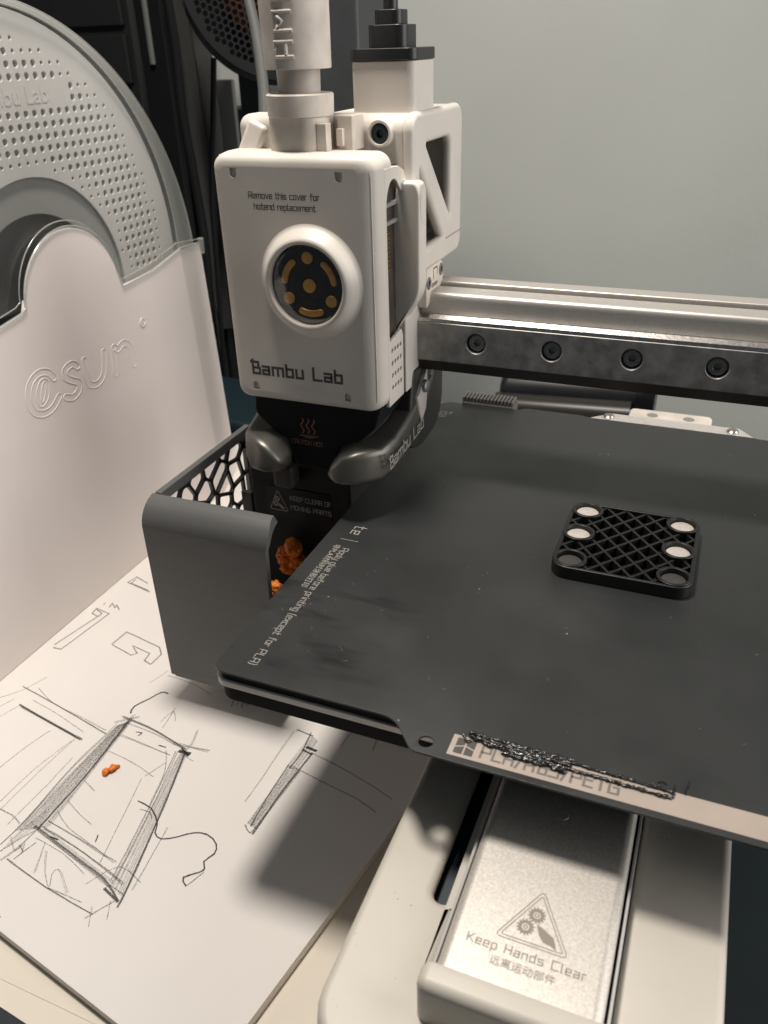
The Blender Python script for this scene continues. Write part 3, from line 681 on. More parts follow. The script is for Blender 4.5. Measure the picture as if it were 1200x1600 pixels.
for x_ in (87, 101.5):
    b = B(); lathe(b, [(0, .1), (2.2, .1), (2.3, 0)], (x_, 204.5, -1.58), (0, 0, 1), 20); finish('plug', fixn(b), M['spool_hub'], cb)

# build sheet
sheet_t = thing('build_plate', 'dark grey textured removable steel sheet with a printed front tab', 'build plate', (92, 92, -.7))
outl = [(0, 0), (50.5, 0), (57.5, -8.2), (136, -8.2), (143, 0), (184, 0), (184, 189.5), (128, 189.5), (126, 190.3), (63, 190.3), (60, 191.6), (36, 191.6), (33, 188.6), (3, 188.6), (0, 186)]
outl = round_poly(outl, [4.2, 3.5, 1.2, 1.2, 3, 4, 4, 1, 1, 1, 2, 2, 2, 2, 2])
b = B(); plate(b, outl, [circ(59.9, -4.6, 1.75, 28), circ(133.6, -4.6, 1.75, 28)], fXY(0), .62, .12)
sh = finish('spring_steel_sheet', b, M['sheet'], sheet_t)
fT = frame((0, 0, .03), (0, -1, 0), (1, 0, 0), (0, 0, 1))          # text running towards the front, tops towards +X
b = B(); AP = 'Apply glue before printing (except for PLA)'
text(b, AP, -63.6, 8.35, 2.15, .21, fT, sp=1.5, adv=59.0 / text_width(AP, 2.15, 1.5))
finish('printed_lettering', b, M['light_print'], sh, smooth=0)
b = font_mesh('非PLA材料时涂胶打印', 2.55, frame((5.3, 65.0, .03), (0, -1, 0), (1, 0, 0), (0, 0, 1)), bold=.0); finish('printed_lettering', b, M['light_print'], sh, smooth=0)
b = B(); text(b, 'Ba', -178, 3.0, 4.4, .45, fT); finish('printed_lettering', b, M['light_print'], sh, smooth=0)
b = B(); ew = text_width('te', 3.9, 2.2); text(b, 'te', -71.2 - ew, 6.9, 3.9, .36, fT, sp=2.2)
ribbon_b = bmesh.new(); ribbon(ribbon_b, [(-68.6, 5.4), (-68.6, 11.4)], .2); add_bm(b, ribbon_b, fT)
finish('printed_lettering', b, M['light_print'], sh, smooth=0)
b = B(); plate(b, [(65.3, -6.5), (65.3, -.15), (139, -.15), (134.5, -6.5)], [], fXY(.045), .03)
strip = finish('printed_strip', b, mat('beige_print', (.42, .355, .305), .6, noise=.05, nscale=90), sh, smooth=0)
b = B()
for q in ([(66.5, -5.6), (68.5, -5.6), (68.5, -3.2), (66.5, -3.9)], [(66.5, -3.5), (68.5, -2.8), (68.5, -.9), (66.5, -.9)], [(68.9, -5.6), (70.9, -5.6), (70.9, -3.9), (68.9, -3.2)], [(68.9, -2.8), (70.9, -3.5), (70.9, -.9), (68.9, -.9)]):
    plate(b, q, [], fXY(.075), .02)
finish('printed_emblem', b, M['dark_print'], strip, smooth=0)
b = B(); text(b, 'PLA/ABS/PETG', 72.6, -5.0, 3.7, .55, fXY(.085), sp=1.7, adv=30.5 / text_width('PLA/ABS/PETG', 3.7, 1.7)); finish('printed_lettering', b, M['grey_print'], strip, smooth=0)

# melted black purge line on the tab
t = thing('purge_strand', 'glossy black melted filament line stuck across the printed front tab', 'filament strand', (90, -1, 0))
b = B()
def wob(x0, x1, y0, y1, r, n, zr=.5):
    pts = []; rad = []
    for i in range(n + 1):
        k = i / n
        pts.append((x0 + (x1 - x0) * k, y0 + (y1 - y0) * k + random.gauss(0, .10), r * zr + random.uniform(0, .15))); rad.append(r * random.uniform(.7, 1.3))
    cap_tube(b, pts, rad, 8)
wob(88, 113.2, .25, -.6, .33, 70); wob(86, 112.8, -1.7, -2.3, .38, 70); wob(113.2, 112.9, -.6, -2.2, .33, 5)
wob(68.5, 92, .9, .6, .55, 60); wob(70.5, 92, -.3, -.9, .5, 60); wob(78, 90, -1.5, -2.0, .6, 30); wob(77, 89, -2.4, -2.3, .45, 30)
wob(67.4, 68.7, -.1, -1.8, .3, 5); wob(68.7, 69.6, -1.8, -1.2, .28, 4)
for i in range(190):
    x_ = random.triangular(68.5, 92, 82); sp_ = .95 if x_ < 77 else 2.3
    blob(b, (x_, -.2 - (x_ - 68) * .045 + random.uniform(-sp_, sp_) * .8, .3), random.uniform(.4, 1.0), i, (1.3, .8, .7), 1, .5)
for i in range(60): blob(b, (random.uniform(90, 113), random.choice((.1 - .0, -1.95)) + random.gauss(0, .1), .35), random.uniform(.25, .42), i, (1, 1, .8), 1, .4)
finish('melted_bead', b, M['glue'], t, smooth=70)
b = B(); cap_tube(b, [(115.4, -.3, .2), (115.2, 1.4, .5), (115.9, 2.6, .3), (115.9, 4.0, .15)], [.16, .2, .16, .1], 6); cap_tube(b, [(113.0, -.3, .2), (113.2, .9, .4), (113.0, 1.8, .2)], [.12, .15, .1], 6)
cap_tube(b, [(109.6, 1.2, .2), (110.5, 1.6, .4), (111.6, 1.3, .2)], [.1, .12, .1], 6)
finish('stray_strand', b, M['glue'], t)
# lint hairs on the sheet
b = B(); rl = random.Random(4)
for i in range(34):
    x_ = rl.uniform(4, 60) if i < 24 else rl.uniform(60, 130); y_ = rl.uniform(8, 80); a = rl.uniform(0, 6.28); L_ = rl.uniform(.3, 1.6)
    p = [(x_ + L_ * k * math.cos(a + k * rl.uniform(-1, 1)), y_ + L_ * k * math.sin(a + k * rl.uniform(-1, 1)), .06 + .05 * math.sin(k * 3)) for k in (0, .5, 1)]
    cap_tube(b, p, [.02, .03, .02], 4)
tag(finish('lint', b, M['light_print'], None), 'fine pale lint hairs scattered on the dark build sheet', 'lint', kind='stuff')

# ------------------------------------------------------------------ coaster with magnets
t = thing('magnet_frame', 'small black printed square lattice frame with six round pockets on the build sheet', 'printed frame', (91, 91, 0))
X0, X1, Y0, Y1 = 71.6, 111.2, 69.9, 110.6; H = 4.1
b = B(); o1 = rrect(X0, X1, Y0, Y1, 5); o2 = rrect(X0 + 1.2, X1 - 1.2, Y0 + 1.2, Y1 - 1.2, 4); plate(b, o1, [o2], fXY(H), H, .35)
finish('rim', b, M['coaster'], t)
cent = [(X0 + 5.2, Y1 - 5.2), (X0 + 4.9, (Y0 + Y1) / 2 + .5), (X0 + 5.2, Y0 + 5.4), (X1 - 5.2, Y1 - 5.2), (X1 - 5.2, (Y0 + Y1) / 2 - .3), (X1 - 5.2, Y0 + 5.4)]
b = B()
def clip_line(c0, sgn):
    pts = []
    xa, xb, ya, yb = X0 + 1, X1 - 1, Y0 + 1, Y1 - 1
    for x_ in (xa, xb):
        y_ = c0 + sgn * (x_ - xa) * TAN
        if ya <= y_ <= yb: pts.append((x_, y_))
    for y_ in (ya, yb):
        x_ = xa + (y_ - c0) / (sgn * TAN)
        if xa < x_ < xb: pts.append((x_, y_))
    return pts[:2]
TAN = 1.25
for sgn in (1, -1):
    for k in range(-12, 24):
        pts = clip_line(Y0 - 3 + k * 7.6 + (0 if sgn > 0 else 2), sgn)
        if len(pts) == 2 and math.dist(*pts) > 3:
            (xa, ya), (xb, yb) = pts; L_ = math.dist(*pts); a = math.atan2(yb - ya, xb - xa)
            # keep the bar out of the pockets
            segs = []; cur = None
            for i in range(61):
                q = (xa + (xb - xa) * i / 60, ya + (yb - ya) * i / 60)
                ok = all(math.dist(q, c_) > 5.0 for c_ in cent)
                if ok and cur is None: cur = i
                if (not ok or i == 60) and cur is not None: segs.append((cur / 60, i / 60)); cur = None
            for s0, s1 in segs:
                if s1 - s0 < .03: continue
                mm_ = Matrix.Translation((xa, ya, 0)) @ Matrix.Rotation(a, 4, 'Z')
                box(b, L_ * s0, L_ * s1, -.38, .38, .02 if sgn > 0 else .03, H - .45 - (0 if sgn > 0 else .05), 0, mat=mm_)
finish('lattice', b, M['coaster'], t, smooth=0)
b = B(); plate(b, rrect(X0 + 1.1, X1 - 1.1, Y0 + 1.1, Y1 - 1.1, 4), [], fXY(.8), .78); finish('floor_panel', b, M['coaster'], t)
for i, (cx, cy) in enumerate(cent):
    b = B(); plate(b, circ(cx, cy, 4.9, 36), [circ(cx, cy, 3.85, 36)], fXY(H + .25 + .02 * i), H - .2, .25)
    pk_ = finish('pocket', b, M['coaster'], t)
    b = B(); lathe(b, [(0, .0), (3.3, .0), (3.6, -.25), (3.6, -2.2)], (cx, cy, H - (1.1 if i in (2, 5) else .8)), (0, 0, 1), 36)
    o = finish('magnet' if i not in (2, 5) else 'pad', fixn(b), M['magnet'] if i not in (2, 5) else M['magnet_dark'], pk_)

# ------------------------------------------------------------------ gantry rail
t = thing('gantry_rail', 'silver aluminium gantry beam with a steel linear rail behind the tool head', 'rail', (100, 128, 40))
XA, XB = -34, 330
def ext(bm, prof):           # YZ profile extruded along X
    a = [bm.verts.new((XA, y, z)) for y, z in prof]; c_ = [bm.verts.new((XB, y, z)) for y, z in prof]; n_ = len(prof)
    for i in range(n_): bm.faces.new((a[i], a[(i + 1) % n_], c_[(i + 1) % n_], c_[i]))
    bm.faces.new(a[::-1]); bm.faces.new(c_)
prof = round_poly([(121, 40.4), (121, 66.3), (129.6, 66.3), (129.6, 60), (132.2, 60), (132.2, 67.2), (140, 67.2), (140, 40.4)], [0, 2.2, .6, 0, 0, .8, 1.6, 1], 6)
b = B(); ext(b, prof); finish('beam', fixn(b), M['alu'], t, smooth=50)
b = B(); ext(b, [(120.9, 59.3), (119.2, 59.6), (117.6, 58.6), (117.3, 57.6), (120.9, 57.2)]); finish('bright_edge', fixn(b), M['steel_bright'], t, smooth=20)
b = B()
hx = [34.3 - 24.5 * 3 + 24.5 * k for k in range(15)]
plate(b, [(XA + 4, 44.4), (XB, 44.4), (XB, 57.5), (XA + 4, 57.5)], [circ(x_, 51.6, 3.25, 28) for x_ in hx if x_ > -30 and x_ < 320], fXZ(117.0), 3.9, .35)
finish('linear_rail', b, M['steel'], t)
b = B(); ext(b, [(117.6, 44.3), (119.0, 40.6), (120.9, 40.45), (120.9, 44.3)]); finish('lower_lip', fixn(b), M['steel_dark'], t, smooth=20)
first = None
for x_ in hx:
    if x_ < -30 or x_ > 320: continue
    if first is None:
        b = B(); lathe(b, [(1.35, -1.2), (1.35, -.05), (1.55, .1), (2.5, .1), (2.8, -.2), (2.8, -2.6)], (0, 0, 0), (0, -1, 0), 32)
        lathe(b, [(0, -1.2), (1.5, -1.2)], (0, 0, 0), (0, -1, 0), 32)
        h_ = bmesh.new(); lathe(h_, [(1.42, -.02), (1.15, .06), (1.15, -1.0), (0, -1.0)], (0, 0, 0), (0, -1, 0), 6); add_bm(b, h_)
        first = finish('screw', fixn(b), M['screw'], t, smooth=30); sc_o = first
    else:
        sc_o = first.copy(); col.objects.link(sc_o)
    sc_o.parent = t; sc_o.location = Vector((x_, 118.2, 51.6)) * S - t.location

# tower behind, carrying the rail
t = thing('gantry_tower', 'dark grey upright tower standing behind the tool head', 'tower', (-51, 205, TZ))
b = B(); box(b, -67.5, -34, 188, 222, TZ, 260, 1.5); finish('column', b, M['column'], t)
b = B(); box(b, -52, -35, 135, 187.9, 42, 64, 1); finish('carriage_block', b, M['black'], t)

# printer body behind and below: black housing with the warning label
t = thing('printer_housing', 'black printer housing with a warning label below the tool head', 'printer housing', (-28, 140, TZ))
b = B(); plate(b, [(-49.5, TZ + .1), (-8, TZ + .1), (-8, 2), (-12, 8), (-46, 8), (-49.5, 2)], [], fXZ(105), 64, 1.2); box(b, -60, -49, 120, 168, TZ + .1, -20, 1); finish('housing_block', b, mat('housing_black', (.012, .012, .013), .5, spec=.2), t)
b = B(); plate(b, rrect(-42.6, -15.6, -19.2, -6.8, 1.4), [], fXZ(104.6) @ Matrix.Identity(4), .5, .1)
lb = finish('warning_label', b, M['black_gloss'], t)
b = B(); fl = fXZ(104.45)
text(b, 'KEEP CLEAR OF', -32.6, -11.6, 1.75, .22, fl, sp=1.2, adv=.98); text(b, 'MOVING PARTS', -32.6, -15.6, 1.75, .22, fl, sp=1.4, adv=1.0)
tri = round_poly([(-41.6, -16.8), (-33.8, -16.8), (-37.7, -8.3)], .9); b2 = bmesh.new(); ribbon(b2, tri, .3, cyc=True); add_bm(b, b2, fl)
plate(b, circ(-38.2, -12.0, 1.1, 12), [circ(-38.2, -12.0, .45, 8)], fl, .05); plate(b, circ(-38.9, -14.2, 1.1, 12), [circ(-38.9, -14.2, .45, 8)], fl, .05)
plate(b, [(-37.6, -13.6), (-36.4, -14.6), (-35.0, -16.0), (-36.4, -16.2), (-37.8, -15.0)], [], fl, .05)
finish('label_print', b, M['spool_hole'], lb, smooth=0)
lb.children[0].data.materials[0] = mat('label_grey_print', (.30, .30, .30), .5)
b = B(); box(b, -35.5, -27.5, 98, 105, -3.5, 5.5, 1.6, 3); finish('wiper_knob', fixn(b), mat('brown_black_rubber', (.035, .030, .028), .5), t)

# ------------------------------------------------------------------ printer base under the bed
base = thing('printer_chassis', 'pale off-white printer base with a slotted top and silver sliding cover', 'printer base', (91, 60, TZ))
b = B()
plate(b, rrect(54, 128.5, -62, 185, 12), [rrect(68.0, 72.6, -24.4, 170, 2.25), rrect(73.7, 108.6, -44.5, 172, 2)], fXY(-25), 4.0, 2.0 - .001, res=5)
plate(b, rrect(54, 128.5, -62, 185, 12), [rrect(60, 122, -54, 178, 8)], fXY(-27.1), -TZ - 27.3, .1)
finish('base_shell', b, M['base_white'], base)
b = B(); plate(b, rrect(61, 122, -55, 178, 8), [], fXY(-30), 5); finish('slot_floor', b, M['slot'], base)
b = B(); plate(b, rrect(75.1, 107.1, -44.5, 172, 2.6), [], fXY(-17.5), 9, 2.2, res=6)
cover = finish('sliding_cover', b, M['alu_cover'], base)
b = B(); box(b, 73.9, 74.6, -44, 172, -28, -20.5, .2); box(b, 107.7, 108.3, -44, 172, -28, -20.5, .2); finish('edge_trim', b, M['spool'], base)
b = B(); box(b, 73.4, 113, -50.0, -43.9, -27, -13.2, 2.2, 6); finish('front_handle', b, M['base_white'], base)
b = B(); lathe(b, [(0, .1), (1.5, .1), (1.7, -.1)], (91, 1, -17.5), (0, 0, 1), 20); finish('screw', fixn(b), M['alu_cover'], cover)
fc_ = fXY(-17.46)
b = B()
def ctext(s, yc, h, wd, xc, sp=1.5, adv=1.0):
    wdt = (text_width(s, h, sp) - sp * h / 6) * adv; text(b, s, xc - wdt / 2, yc, h, wd, fc_, sp, adv)
tp, tl, tr = (91.4, -19.8), (84.2, -32.6), (98.8, -32.6)
for off_, r_ in ((0, 1.3), (.95, .7)):
    cx_, cy_ = (tp[0] + tl[0] + tr[0]) / 3, (tp[1] + tl[1] + tr[1]) / 3
    sh_ = lambda p, o_: (p[0] + (cx_ - p[0]) * o_ / 8.5, p[1] + (cy_ - p[1]) * o_ / 8.5)
    b2 = bmesh.new(); ribbon(b2, round_poly([sh_(tl, off_ * 1.3), sh_(tr, off_ * 1.3), sh_(tp, off_ * 1.3)], r_), .2, cyc=True); add_bm(b, b2, fc_)
def gear(cx, cy, r):
    o_ = []
    for i in range(56):
        a = 2 * math.pi * i / 56; rr = r if (i // 2) % 2 else r * .78
        o_.append((cx + rr * math.cos(a), cy + rr * math.sin(a)))
    plate(b, o_, [circ(cx, cy, r * .42, 14)], fc_, .02); plate(b, circ(cx, cy, r * .28, 12), [circ(cx, cy, r * .14, 8)], fc_, .02)
gear(91.2, -25.7, 1.85); gear(89.6, -28.9, 1.85)
plate(b, [(91.6, -27.5), (93.2, -28.2), (95.4, -29.4), (96.4, -31.8), (95.0, -31.2), (93.6, -31.0), (92.4, -29.6)], [], fc_, .02)
ctext('Keep Hands Clear', -35.7, 1.8, .24, 91.0, 1.9, 1.06)
finish('printed_warning', b, M['tan_print'], cover, smooth=0)
b = font_mesh('远离运动部件', 2.15, fXY(-17.44) @ Matrix.Translation((84.6, -38.6, 0)), bold=0); finish('printed_warning', b, M['tan_print'], cover, smooth=0)

# ------------------------------------------------------------------ waste bin
t = thing('waste_bin', 'grey printed waste bin with a black honeycomb side panel beside the bed', 'bin', (-36, 80, -67))
def barc(cx, cy, r, a0, a1, n=10): return [(cx + r * math.cos(math.radians(a0 + (a1 - a0) * k / n)), cy + r * math.sin(math.radians(a0 + (a1 - a0) * k / n))) for k in range(n + 1)]
outer = [(50.5, -56)] + barc(59.5, 1.5, 9, 180, 95, 14)
inner_ = [(p[0] + 0, p[1]) for p in [(52.7, -56)] + barc(59.5, 1.5, 6.8, 180, 95, 14)]
b = B()
RN = 26
rows = []
for k in range(RN + 1):
    # right-hand edge narrows below the curled top
    pass
prof2 = outer + inner_[::-1]
NP = len(prof2)
XL = -57.5
def xr(z):
    if z > 5: return -11.2 - max(0, (z - 8)) * .5
    if z > -3: return -11.2 - 1.9 * (1 - math.cos(math.pi * (5 - z) / 8)) / 2
    return -13.1
A_ = [b.verts.new((XL, y, z)) for y, z in prof2]; C_ = [b.verts.new((xr(z), y, z)) for y, z in prof2]
for i in range(NP): b.faces.new((A_[i], A_[(i + 1) % NP], C_[(i + 1) % NP], C_[i]))
# floor, rounded into the front
for i in range(NP): pass
fixn(b); bmesh.ops.holes_fill(b, edges=b.edges[:])
# subdivide long wall for the S-curve of the right edge: insert a strip
plate(b, [(XL, -55.9), (XL, -60.0)] + [(-19 + 6 * math.cos(a), -54.2 - 5.8 * 1 + 0 * a) for a in []] + [(-19, -61.8), (-15.6, -60.6), (-13.6, -58.2), (-13.1, -55.9)], [], fXZ(50.5), 2.2, 0)
box(b, XL + .5, -14, 51.5, 116, -62.0, -60.2, .5)
finish('front_wall', b, M['binplastic'], t, smooth=40)
b = B(); box(b, XL + .02, XL + 2.4, 59.6, 118, 6.6, 10.42, .3); box(b, XL, XL + 2.2, 52.5, 118, -61.5, -57, .3); box(b, XL, XL + 2.0, 114, 118, -58, 8, .3)
finish('top_rim', b, M['binplastic'], t)
# honeycomb (Voronoi) panel
rv = random.Random(11); seeds = []
tries = 0
while tries < 6000:
    tries += 1
    p = (rv.uniform(52, 126), rv.uniform(-70, 10))
    if all(math.dist(p, q) > 6.6 for q in seeds): seeds.append(p)
def cell(i):
    poly = [Vector(p) for p in [(55.4, -58.5), (116.5, -58.5), (116.5, 7.2), (55.4, 7.2)]]
    s0 = Vector(seeds[i])
    for j, q in enumerate(seeds):
        if j == i or (Vector(q) - s0).length > 24: continue
        mdp = (s0 + Vector(q)) / 2; nn = (Vector(q) - s0).normalized(); mdp = mdp - nn * .62
        out = []
        for k in range(len(poly)):
            a = poly[k]; c_ = poly[(k + 1) % len(poly)]; da = (a - mdp).dot(nn); dc = (c_ - mdp).dot(nn)
            if da <= 0: out.append(a)
            if (da < 0) != (dc < 0) and abs(da - dc) > 1e-9: out.append(a.lerp(c_, da / (da - dc)))
        poly = out
        if len(poly) < 3: return None
    return poly
holes = []
for i in range(len(seeds)):
    pl = cell(i)
    if not pl: continue
    ar = abs(sum(pl[k].x * pl[(k + 1) % len(pl)].y - pl[(k + 1) % len(pl)].x * pl[k].y for k in range(len(pl)))) / 2
    if ar < 5: continue
    cc = sum(pl, Vector((0, 0))) / len(pl)
    pl = [p + (p - cc) * .0 for p in pl]
    holes.append(round_poly([tuple(p) for p in pl], 1.1, 3))
b = B(); plate(b, [(54.8, -59.2), (117, -59.2), (117, 7.9), (54.8, 7.9)], holes, fYZ(XL + 1.9), 1.6, .3, res=1)
finish('honeycomb_panel', b, M['binblack'], t)
b = B(); box(b, XL + 3, -50, 105.2, 107, -60, -12, .3); finish('back_wall', b, M['binblack'], t)
# purge scraps in the bin
def coil(bm, c, R_, n, seed, r_=.9):
    rn = random.Random(seed); P_ = []; ph = rn.uniform(0, 6)
    ax_ = Vector((rn.gauss(0, 1), rn.gauss(0, 1), rn.gauss(0, 1))).normalized(); u1 = ax_.orthogonal().normalized(); v1 = ax_.cross(u1)
    for i in range(n):
        t = i / n; a = ph + i * .75
        rr = R_ * (.35 + .65 * math.sin(t * 3.1)) * rn.uniform(.8, 1.15)
        P_.append(Vector(c) + ax_ * (t - .5) * R_ * 1.6 + (u1 * math.cos(a) + v1 * math.sin(a)) * rr)
    cap_tube(bm, P_, [r_ * rn.uniform(.7, 1.25) * (.5 if i in (0, n - 1) else 1) for i in range(n)], 8)
b = B()
for i, (u, v, r_) in enumerate([(446, 866, 3.2), (458, 856, 3.0), (462, 874, 3.0), (450, 884, 2.6)]):
    p = pix(u, v, 1, 99); coil(b, p, r_, 46, 60 + i, 1.25); blob(b, p, r_ * .8, 20 + i, (1, .7, 1), 3, .8)
tag(finish('purge_scrap', fixn(b), M['orange'], smooth=70), 'dull orange curled lump of purged filament in the shade at the back of the bin', 'filament scrap')
b = B()
for i, (u, v, r_) in enumerate([(424, 922, 2.6), (432, 917, 2.0), (420, 935, 2.6), (430, 932, 2.6), (414, 928, 3)]):
    p = pix(u, v, 1, 78); coil(b, p, r_, 50, 90 + i, .8); blob(b, p, r_ * .9, 30 + i, (1, .9, .9), 3, .8)
tag(finish('purge_scrap', fixn(b), M['orange'], smooth=70), 'bright orange crumbled filament lit up between the bin and the bed', 'filament scrap')

# ------------------------------------------------------------------ tool head
th = thing('tool_head', 'off-white printer tool head with a round lens window and dark metal arms', 'tool head', (-11, 100, 0))
# cover front: tapered rounded box, front face X -37.5..9.5 swelling to 16 on the right
def cover_loft():
    b = bmesh.new()
    secs = []   # (y, x0, x1, z0, z1, r)
    for y, x0, x1, z0, z1, r in [(86.0, -34.6, 8.2, 39.6, 107.6, 1.5), (86.08, -35.8, 9.4, 38.4, 108.8, 2.4), (86.5, -36.9, 10.9, 37.4, 109.8, 3.2),
                                 (87.4, -37.5, 12.3, 36.8, 110.5, 3.8), (88.8, -37.9, 13.2, 36.5, 110.9, 4.2), (90.4, -38.1, 13.7, 36.4, 111.1, 4.4), (92.0, -38.2, 13.9, 36.4, 111.2, 4.5)]:
        secs.append([b.verts.new((u, y, v)) for u, v in rrect(x0, x1, z0, z1, r, 7)])
    for a, c_ in zip(secs, secs[1:]):
        for i in range(len(a)): b.faces.new((a[i], a[(i + 1) % len(a)], c_[(i + 1) % len(a)], c_[i]))
    return b, secs
b, secs = cover_loft()
# front face with a round opening for the lens bulge and four clip notches
fcx, fcz = -8.3, 76.3
add = bmesh.new()
cut = [circ(fcx, fcz, 12.5, 48)]
for nx, nz, s_ in ((-30.6, 105.6, 1), (2.7, 105.2, 1), (-30.4, 41.5, -1), (2.2, 41.3, -1)):
    nt_ = [(nx - 1.15, nz + 1.6 * s_), (nx + 1.15, nz + 1.6 * s_)] + [(nx + 1.15 * math.cos(a), nz - s_ * 1.15 * math.sin(a)) for a in np.linspace(0, math.pi, 10)]
    cut.append(nt_)
plate(add, rrect(-34.6, 8.2, 39.6, 107.6, 1.5, 7), cut, fXZ(86.0), 1.4, 0)
add_bm(b, add); fixn(b)
cov = finish('front_cover', b, M['white'], th, smooth=42)
b = B(); plate(b, rrect(-36, 12, 38.5, 108.5, 3), [circ(fcx, fcz, 11, 32)], fXZ(86.9), 1); finish('clip_notch', b, M['white_dirty'], cov)
# bulge
b = B(); lathe(b, [(16.8, .02), (16.2, .25), (15.5, 1.0), (14.6, 2.6), (13.6, 3.9), (12.9, 4.35), (12.2, 4.3), (11.75, 3.9), (11.7, 0)], (fcx + .6, 86, fcz - .3), (0, -1, 0), 72)
finish('lens_surround', fixn(b), M['white'], cov, smooth=60)
lx, ly, lz = -6.9, 82.1, 75.9
b = B(); lathe(b, [(0, 0), (11.8, 0)], (lx, ly + 1.2, lz), (0, -1, 0), 48); finish('lens_plate', fixn(b), M['lens_back'], cov)
fL = fXZ(ly + .6)
def arcseg(a0, a1, r0=7.2, r1=9.1):
    m_ = (r0 + r1) / 2; h_ = (r1 - r0) / 2
    o_ = [(lx + r1 * math.cos(math.radians(a)), lz + r1 * math.sin(math.radians(a))) for a in np.linspace(a0, a1, 12)]
    ce = (lx + m_ * math.cos(math.radians(a1)), lz + m_ * math.sin(math.radians(a1)))
    o_ += [(ce[0] + h_ * math.cos(math.radians(a1 + t_)), ce[1] + h_ * math.sin(math.radians(a1 + t_))) for t_ in (30, 60, 90, 120, 150)]
    o_ += [(lx + r0 * math.cos(math.radians(a)), lz + r0 * math.sin(math.radians(a))) for a in np.linspace(a1, a0, 12)]
    ce = (lx + m_ * math.cos(math.radians(a0)), lz + m_ * math.sin(math.radians(a0)))
    o_ += [(ce[0] + h_ * math.cos(math.radians(a0 + 180 + t_)), ce[1] + h_ * math.sin(math.radians(a0 + 180 + t_))) for t_ in (30, 60, 90, 120, 150)]
    return o_
for q in [circ(lx, lz, 2.0, 24), circ(lx - .1, lz + 8.1, 1.75, 24), circ(lx + 6.9, lz - 4.1, 1.75, 24), circ(lx - 7.0, lz - 4.0, 1.75, 24), arcseg(10, 52), arcseg(128, 172), arcseg(248, 292)]:
    b = B(); plate(b, q, [], fL, .7, .22); finish('contact', b, M['gold'], cov)
b = B(); lathe(b, [(0, 1.9), (4, 1.78), (8, 1.3), (10.5, .7), (11.5, .2), (11.75, -.3)], (lx, ly + .2, lz), (0, -1, 0), 64); finish('lens', fixn(b), M['lens'], cov, smooth=80)
b = B(); text(b, 'Bambu Lab', -31.4, 45.5, 3.8, .84, fXZ(85.96), sp=1.75, adv=1.17); finish('printed_lettering', b, M['dark_print'], cov, smooth=0)
b = B(); text(b, 'Remove this cover for', -26.1, 99.2, 1.65, .24, fXZ(85.96), sp=1.35, adv=1.0); XE = text(b, 'hotend replacement', -24.6, 96.2, 1.65, .24, fXZ(85.96), sp=1.3, adv=1.0); finish('printed_lettering', b, M['dark_print'], cov, smooth=0)
# sides and body
def side_poly(): return [(91.9, 36.8), (104.6, 36.8), (104.6, 57.2), (103.3, 59), (93.3, 57.6), (93.0, 96)] + [(98.7 - 5.7 * math.cos(a), 96 + 7.6 * math.sin(a)) for a in np.linspace(0, math.pi * .75, 10)] + [(105.5, 99), (108.2, 97.5), (109.0, 101.5), (107.0, 105.0), (103, 106.6), (99, 107.0), (91.9, 107.0)]
holes_ = [circ(95.2 + i * 2.35, 42.3 + j * 4.0 + i * 0.0, .80, 14) for i in range(4) for j in range(4)]
b = B(); plate(b, side_poly(), holes_, fYZ(14.0), 1.2, .3, res=3); finish('cover_side', b, M['white'], th)
b = B(); box(b, -38.1, 13.85, 89.5, 101.0, 102.6, 111.15, 4.2, 8); box(b, -38.2, -37, 91.5, 110, 38, 110, .3); finish('cover_top', b, M['white'], th)
b = B(); box(b, 9.5, 14.2, 106.5, 119.5, 36.4, 102, .6); finish('side_post', b, M['white'], th)
b = B(); box(b, -36, 11.5, 92, 117, 38, 106, .5); inn = finish('inner_frame', b, M['interior'], th)
b = B()
for i in range(9): box(b, 11.5, 12.3, 93.4, 99, 78 + i * 1.3, 78.6 + i * 1.3)
finish('heat_sink', b, M['copper'], inn, smooth=0)
b = B(); box(b, 11.4, 12.7, 93, 106, 96.0, 97.2, .2); box(b, 11.4, 12.7, 93, 106, 91, 92.2, .2); finish('bracket', b, M['spool_hub'], inn)
# lever on the right
lev = round_poly([(11.4, 97.0), (12.8, 101.9), (18.4, 101.9), (19.4, 99), (19.4, 69), (9.6, 55), (8.8, 74), (9.6, 84)], [1.6, 2, 2, 1.2, 4, .3, 2, 2])
b = B(); plate(b, lev, [], fXZ(104.9), 6.8, .7, res=4); bmesh.ops.translate(b, vec=(0, 0, 0), verts=b.verts)
lv = finish('release_lever', b, M['white'], th, smooth=40)
b = B(); lathe(b, [(0, -.45), (1.3, -.35), (2.2, 0), (2.35, .06)], (0, 0, 0), (1, 0, 0), 28); bmesh.ops.scale(b, vec=(1, .95, 2.4), verts=b.verts); bmesh.ops.translate(b, vec=(19.42, 108.3, 95.6), verts=b.verts); finish('finger_dimple', fixn(b), M['white'], lv, smooth=80)
# latch on the left top
b = B(); box(b, -36.2, -22, 99.5, 111.5, 104, 120.0, 3.6, 6); box(b, -24, -5, 104, 111.5, 106, 119.6, .8)
b2 = bmesh.new(); box(b2, -3.3, 3.3, -1.6, 1.6, -7.5, 6.2, 1.5, 5); add_bm(b, b2, Matrix.Translation((-30.6, 98.6, 112.2)) @ Matrix.Rotation(math.radians(24), 4, 'Y') @ Matrix.Rotation(math.radians(-12), 4, 'X')); finish('left_latch', fixn(b), M['white'], th, smooth=50)
# hub for the feed tube
b = B()
plate(b, rrect(-22.0, -5.4, 90.8, 106, 5), [], fXY(119.8), 10.5, .25); box(b, -6.4, -3.4, 92.6, 96, 110, 118.2, .2); box(b, -3.2, 1.6, 99.5, 108, 110.5, 119.9, .5); box(b, -2.9, -.9, 98.0, 104, 112.0, 116.5, .2)
finish('feed_socket', b, M['white_dirty'], th)

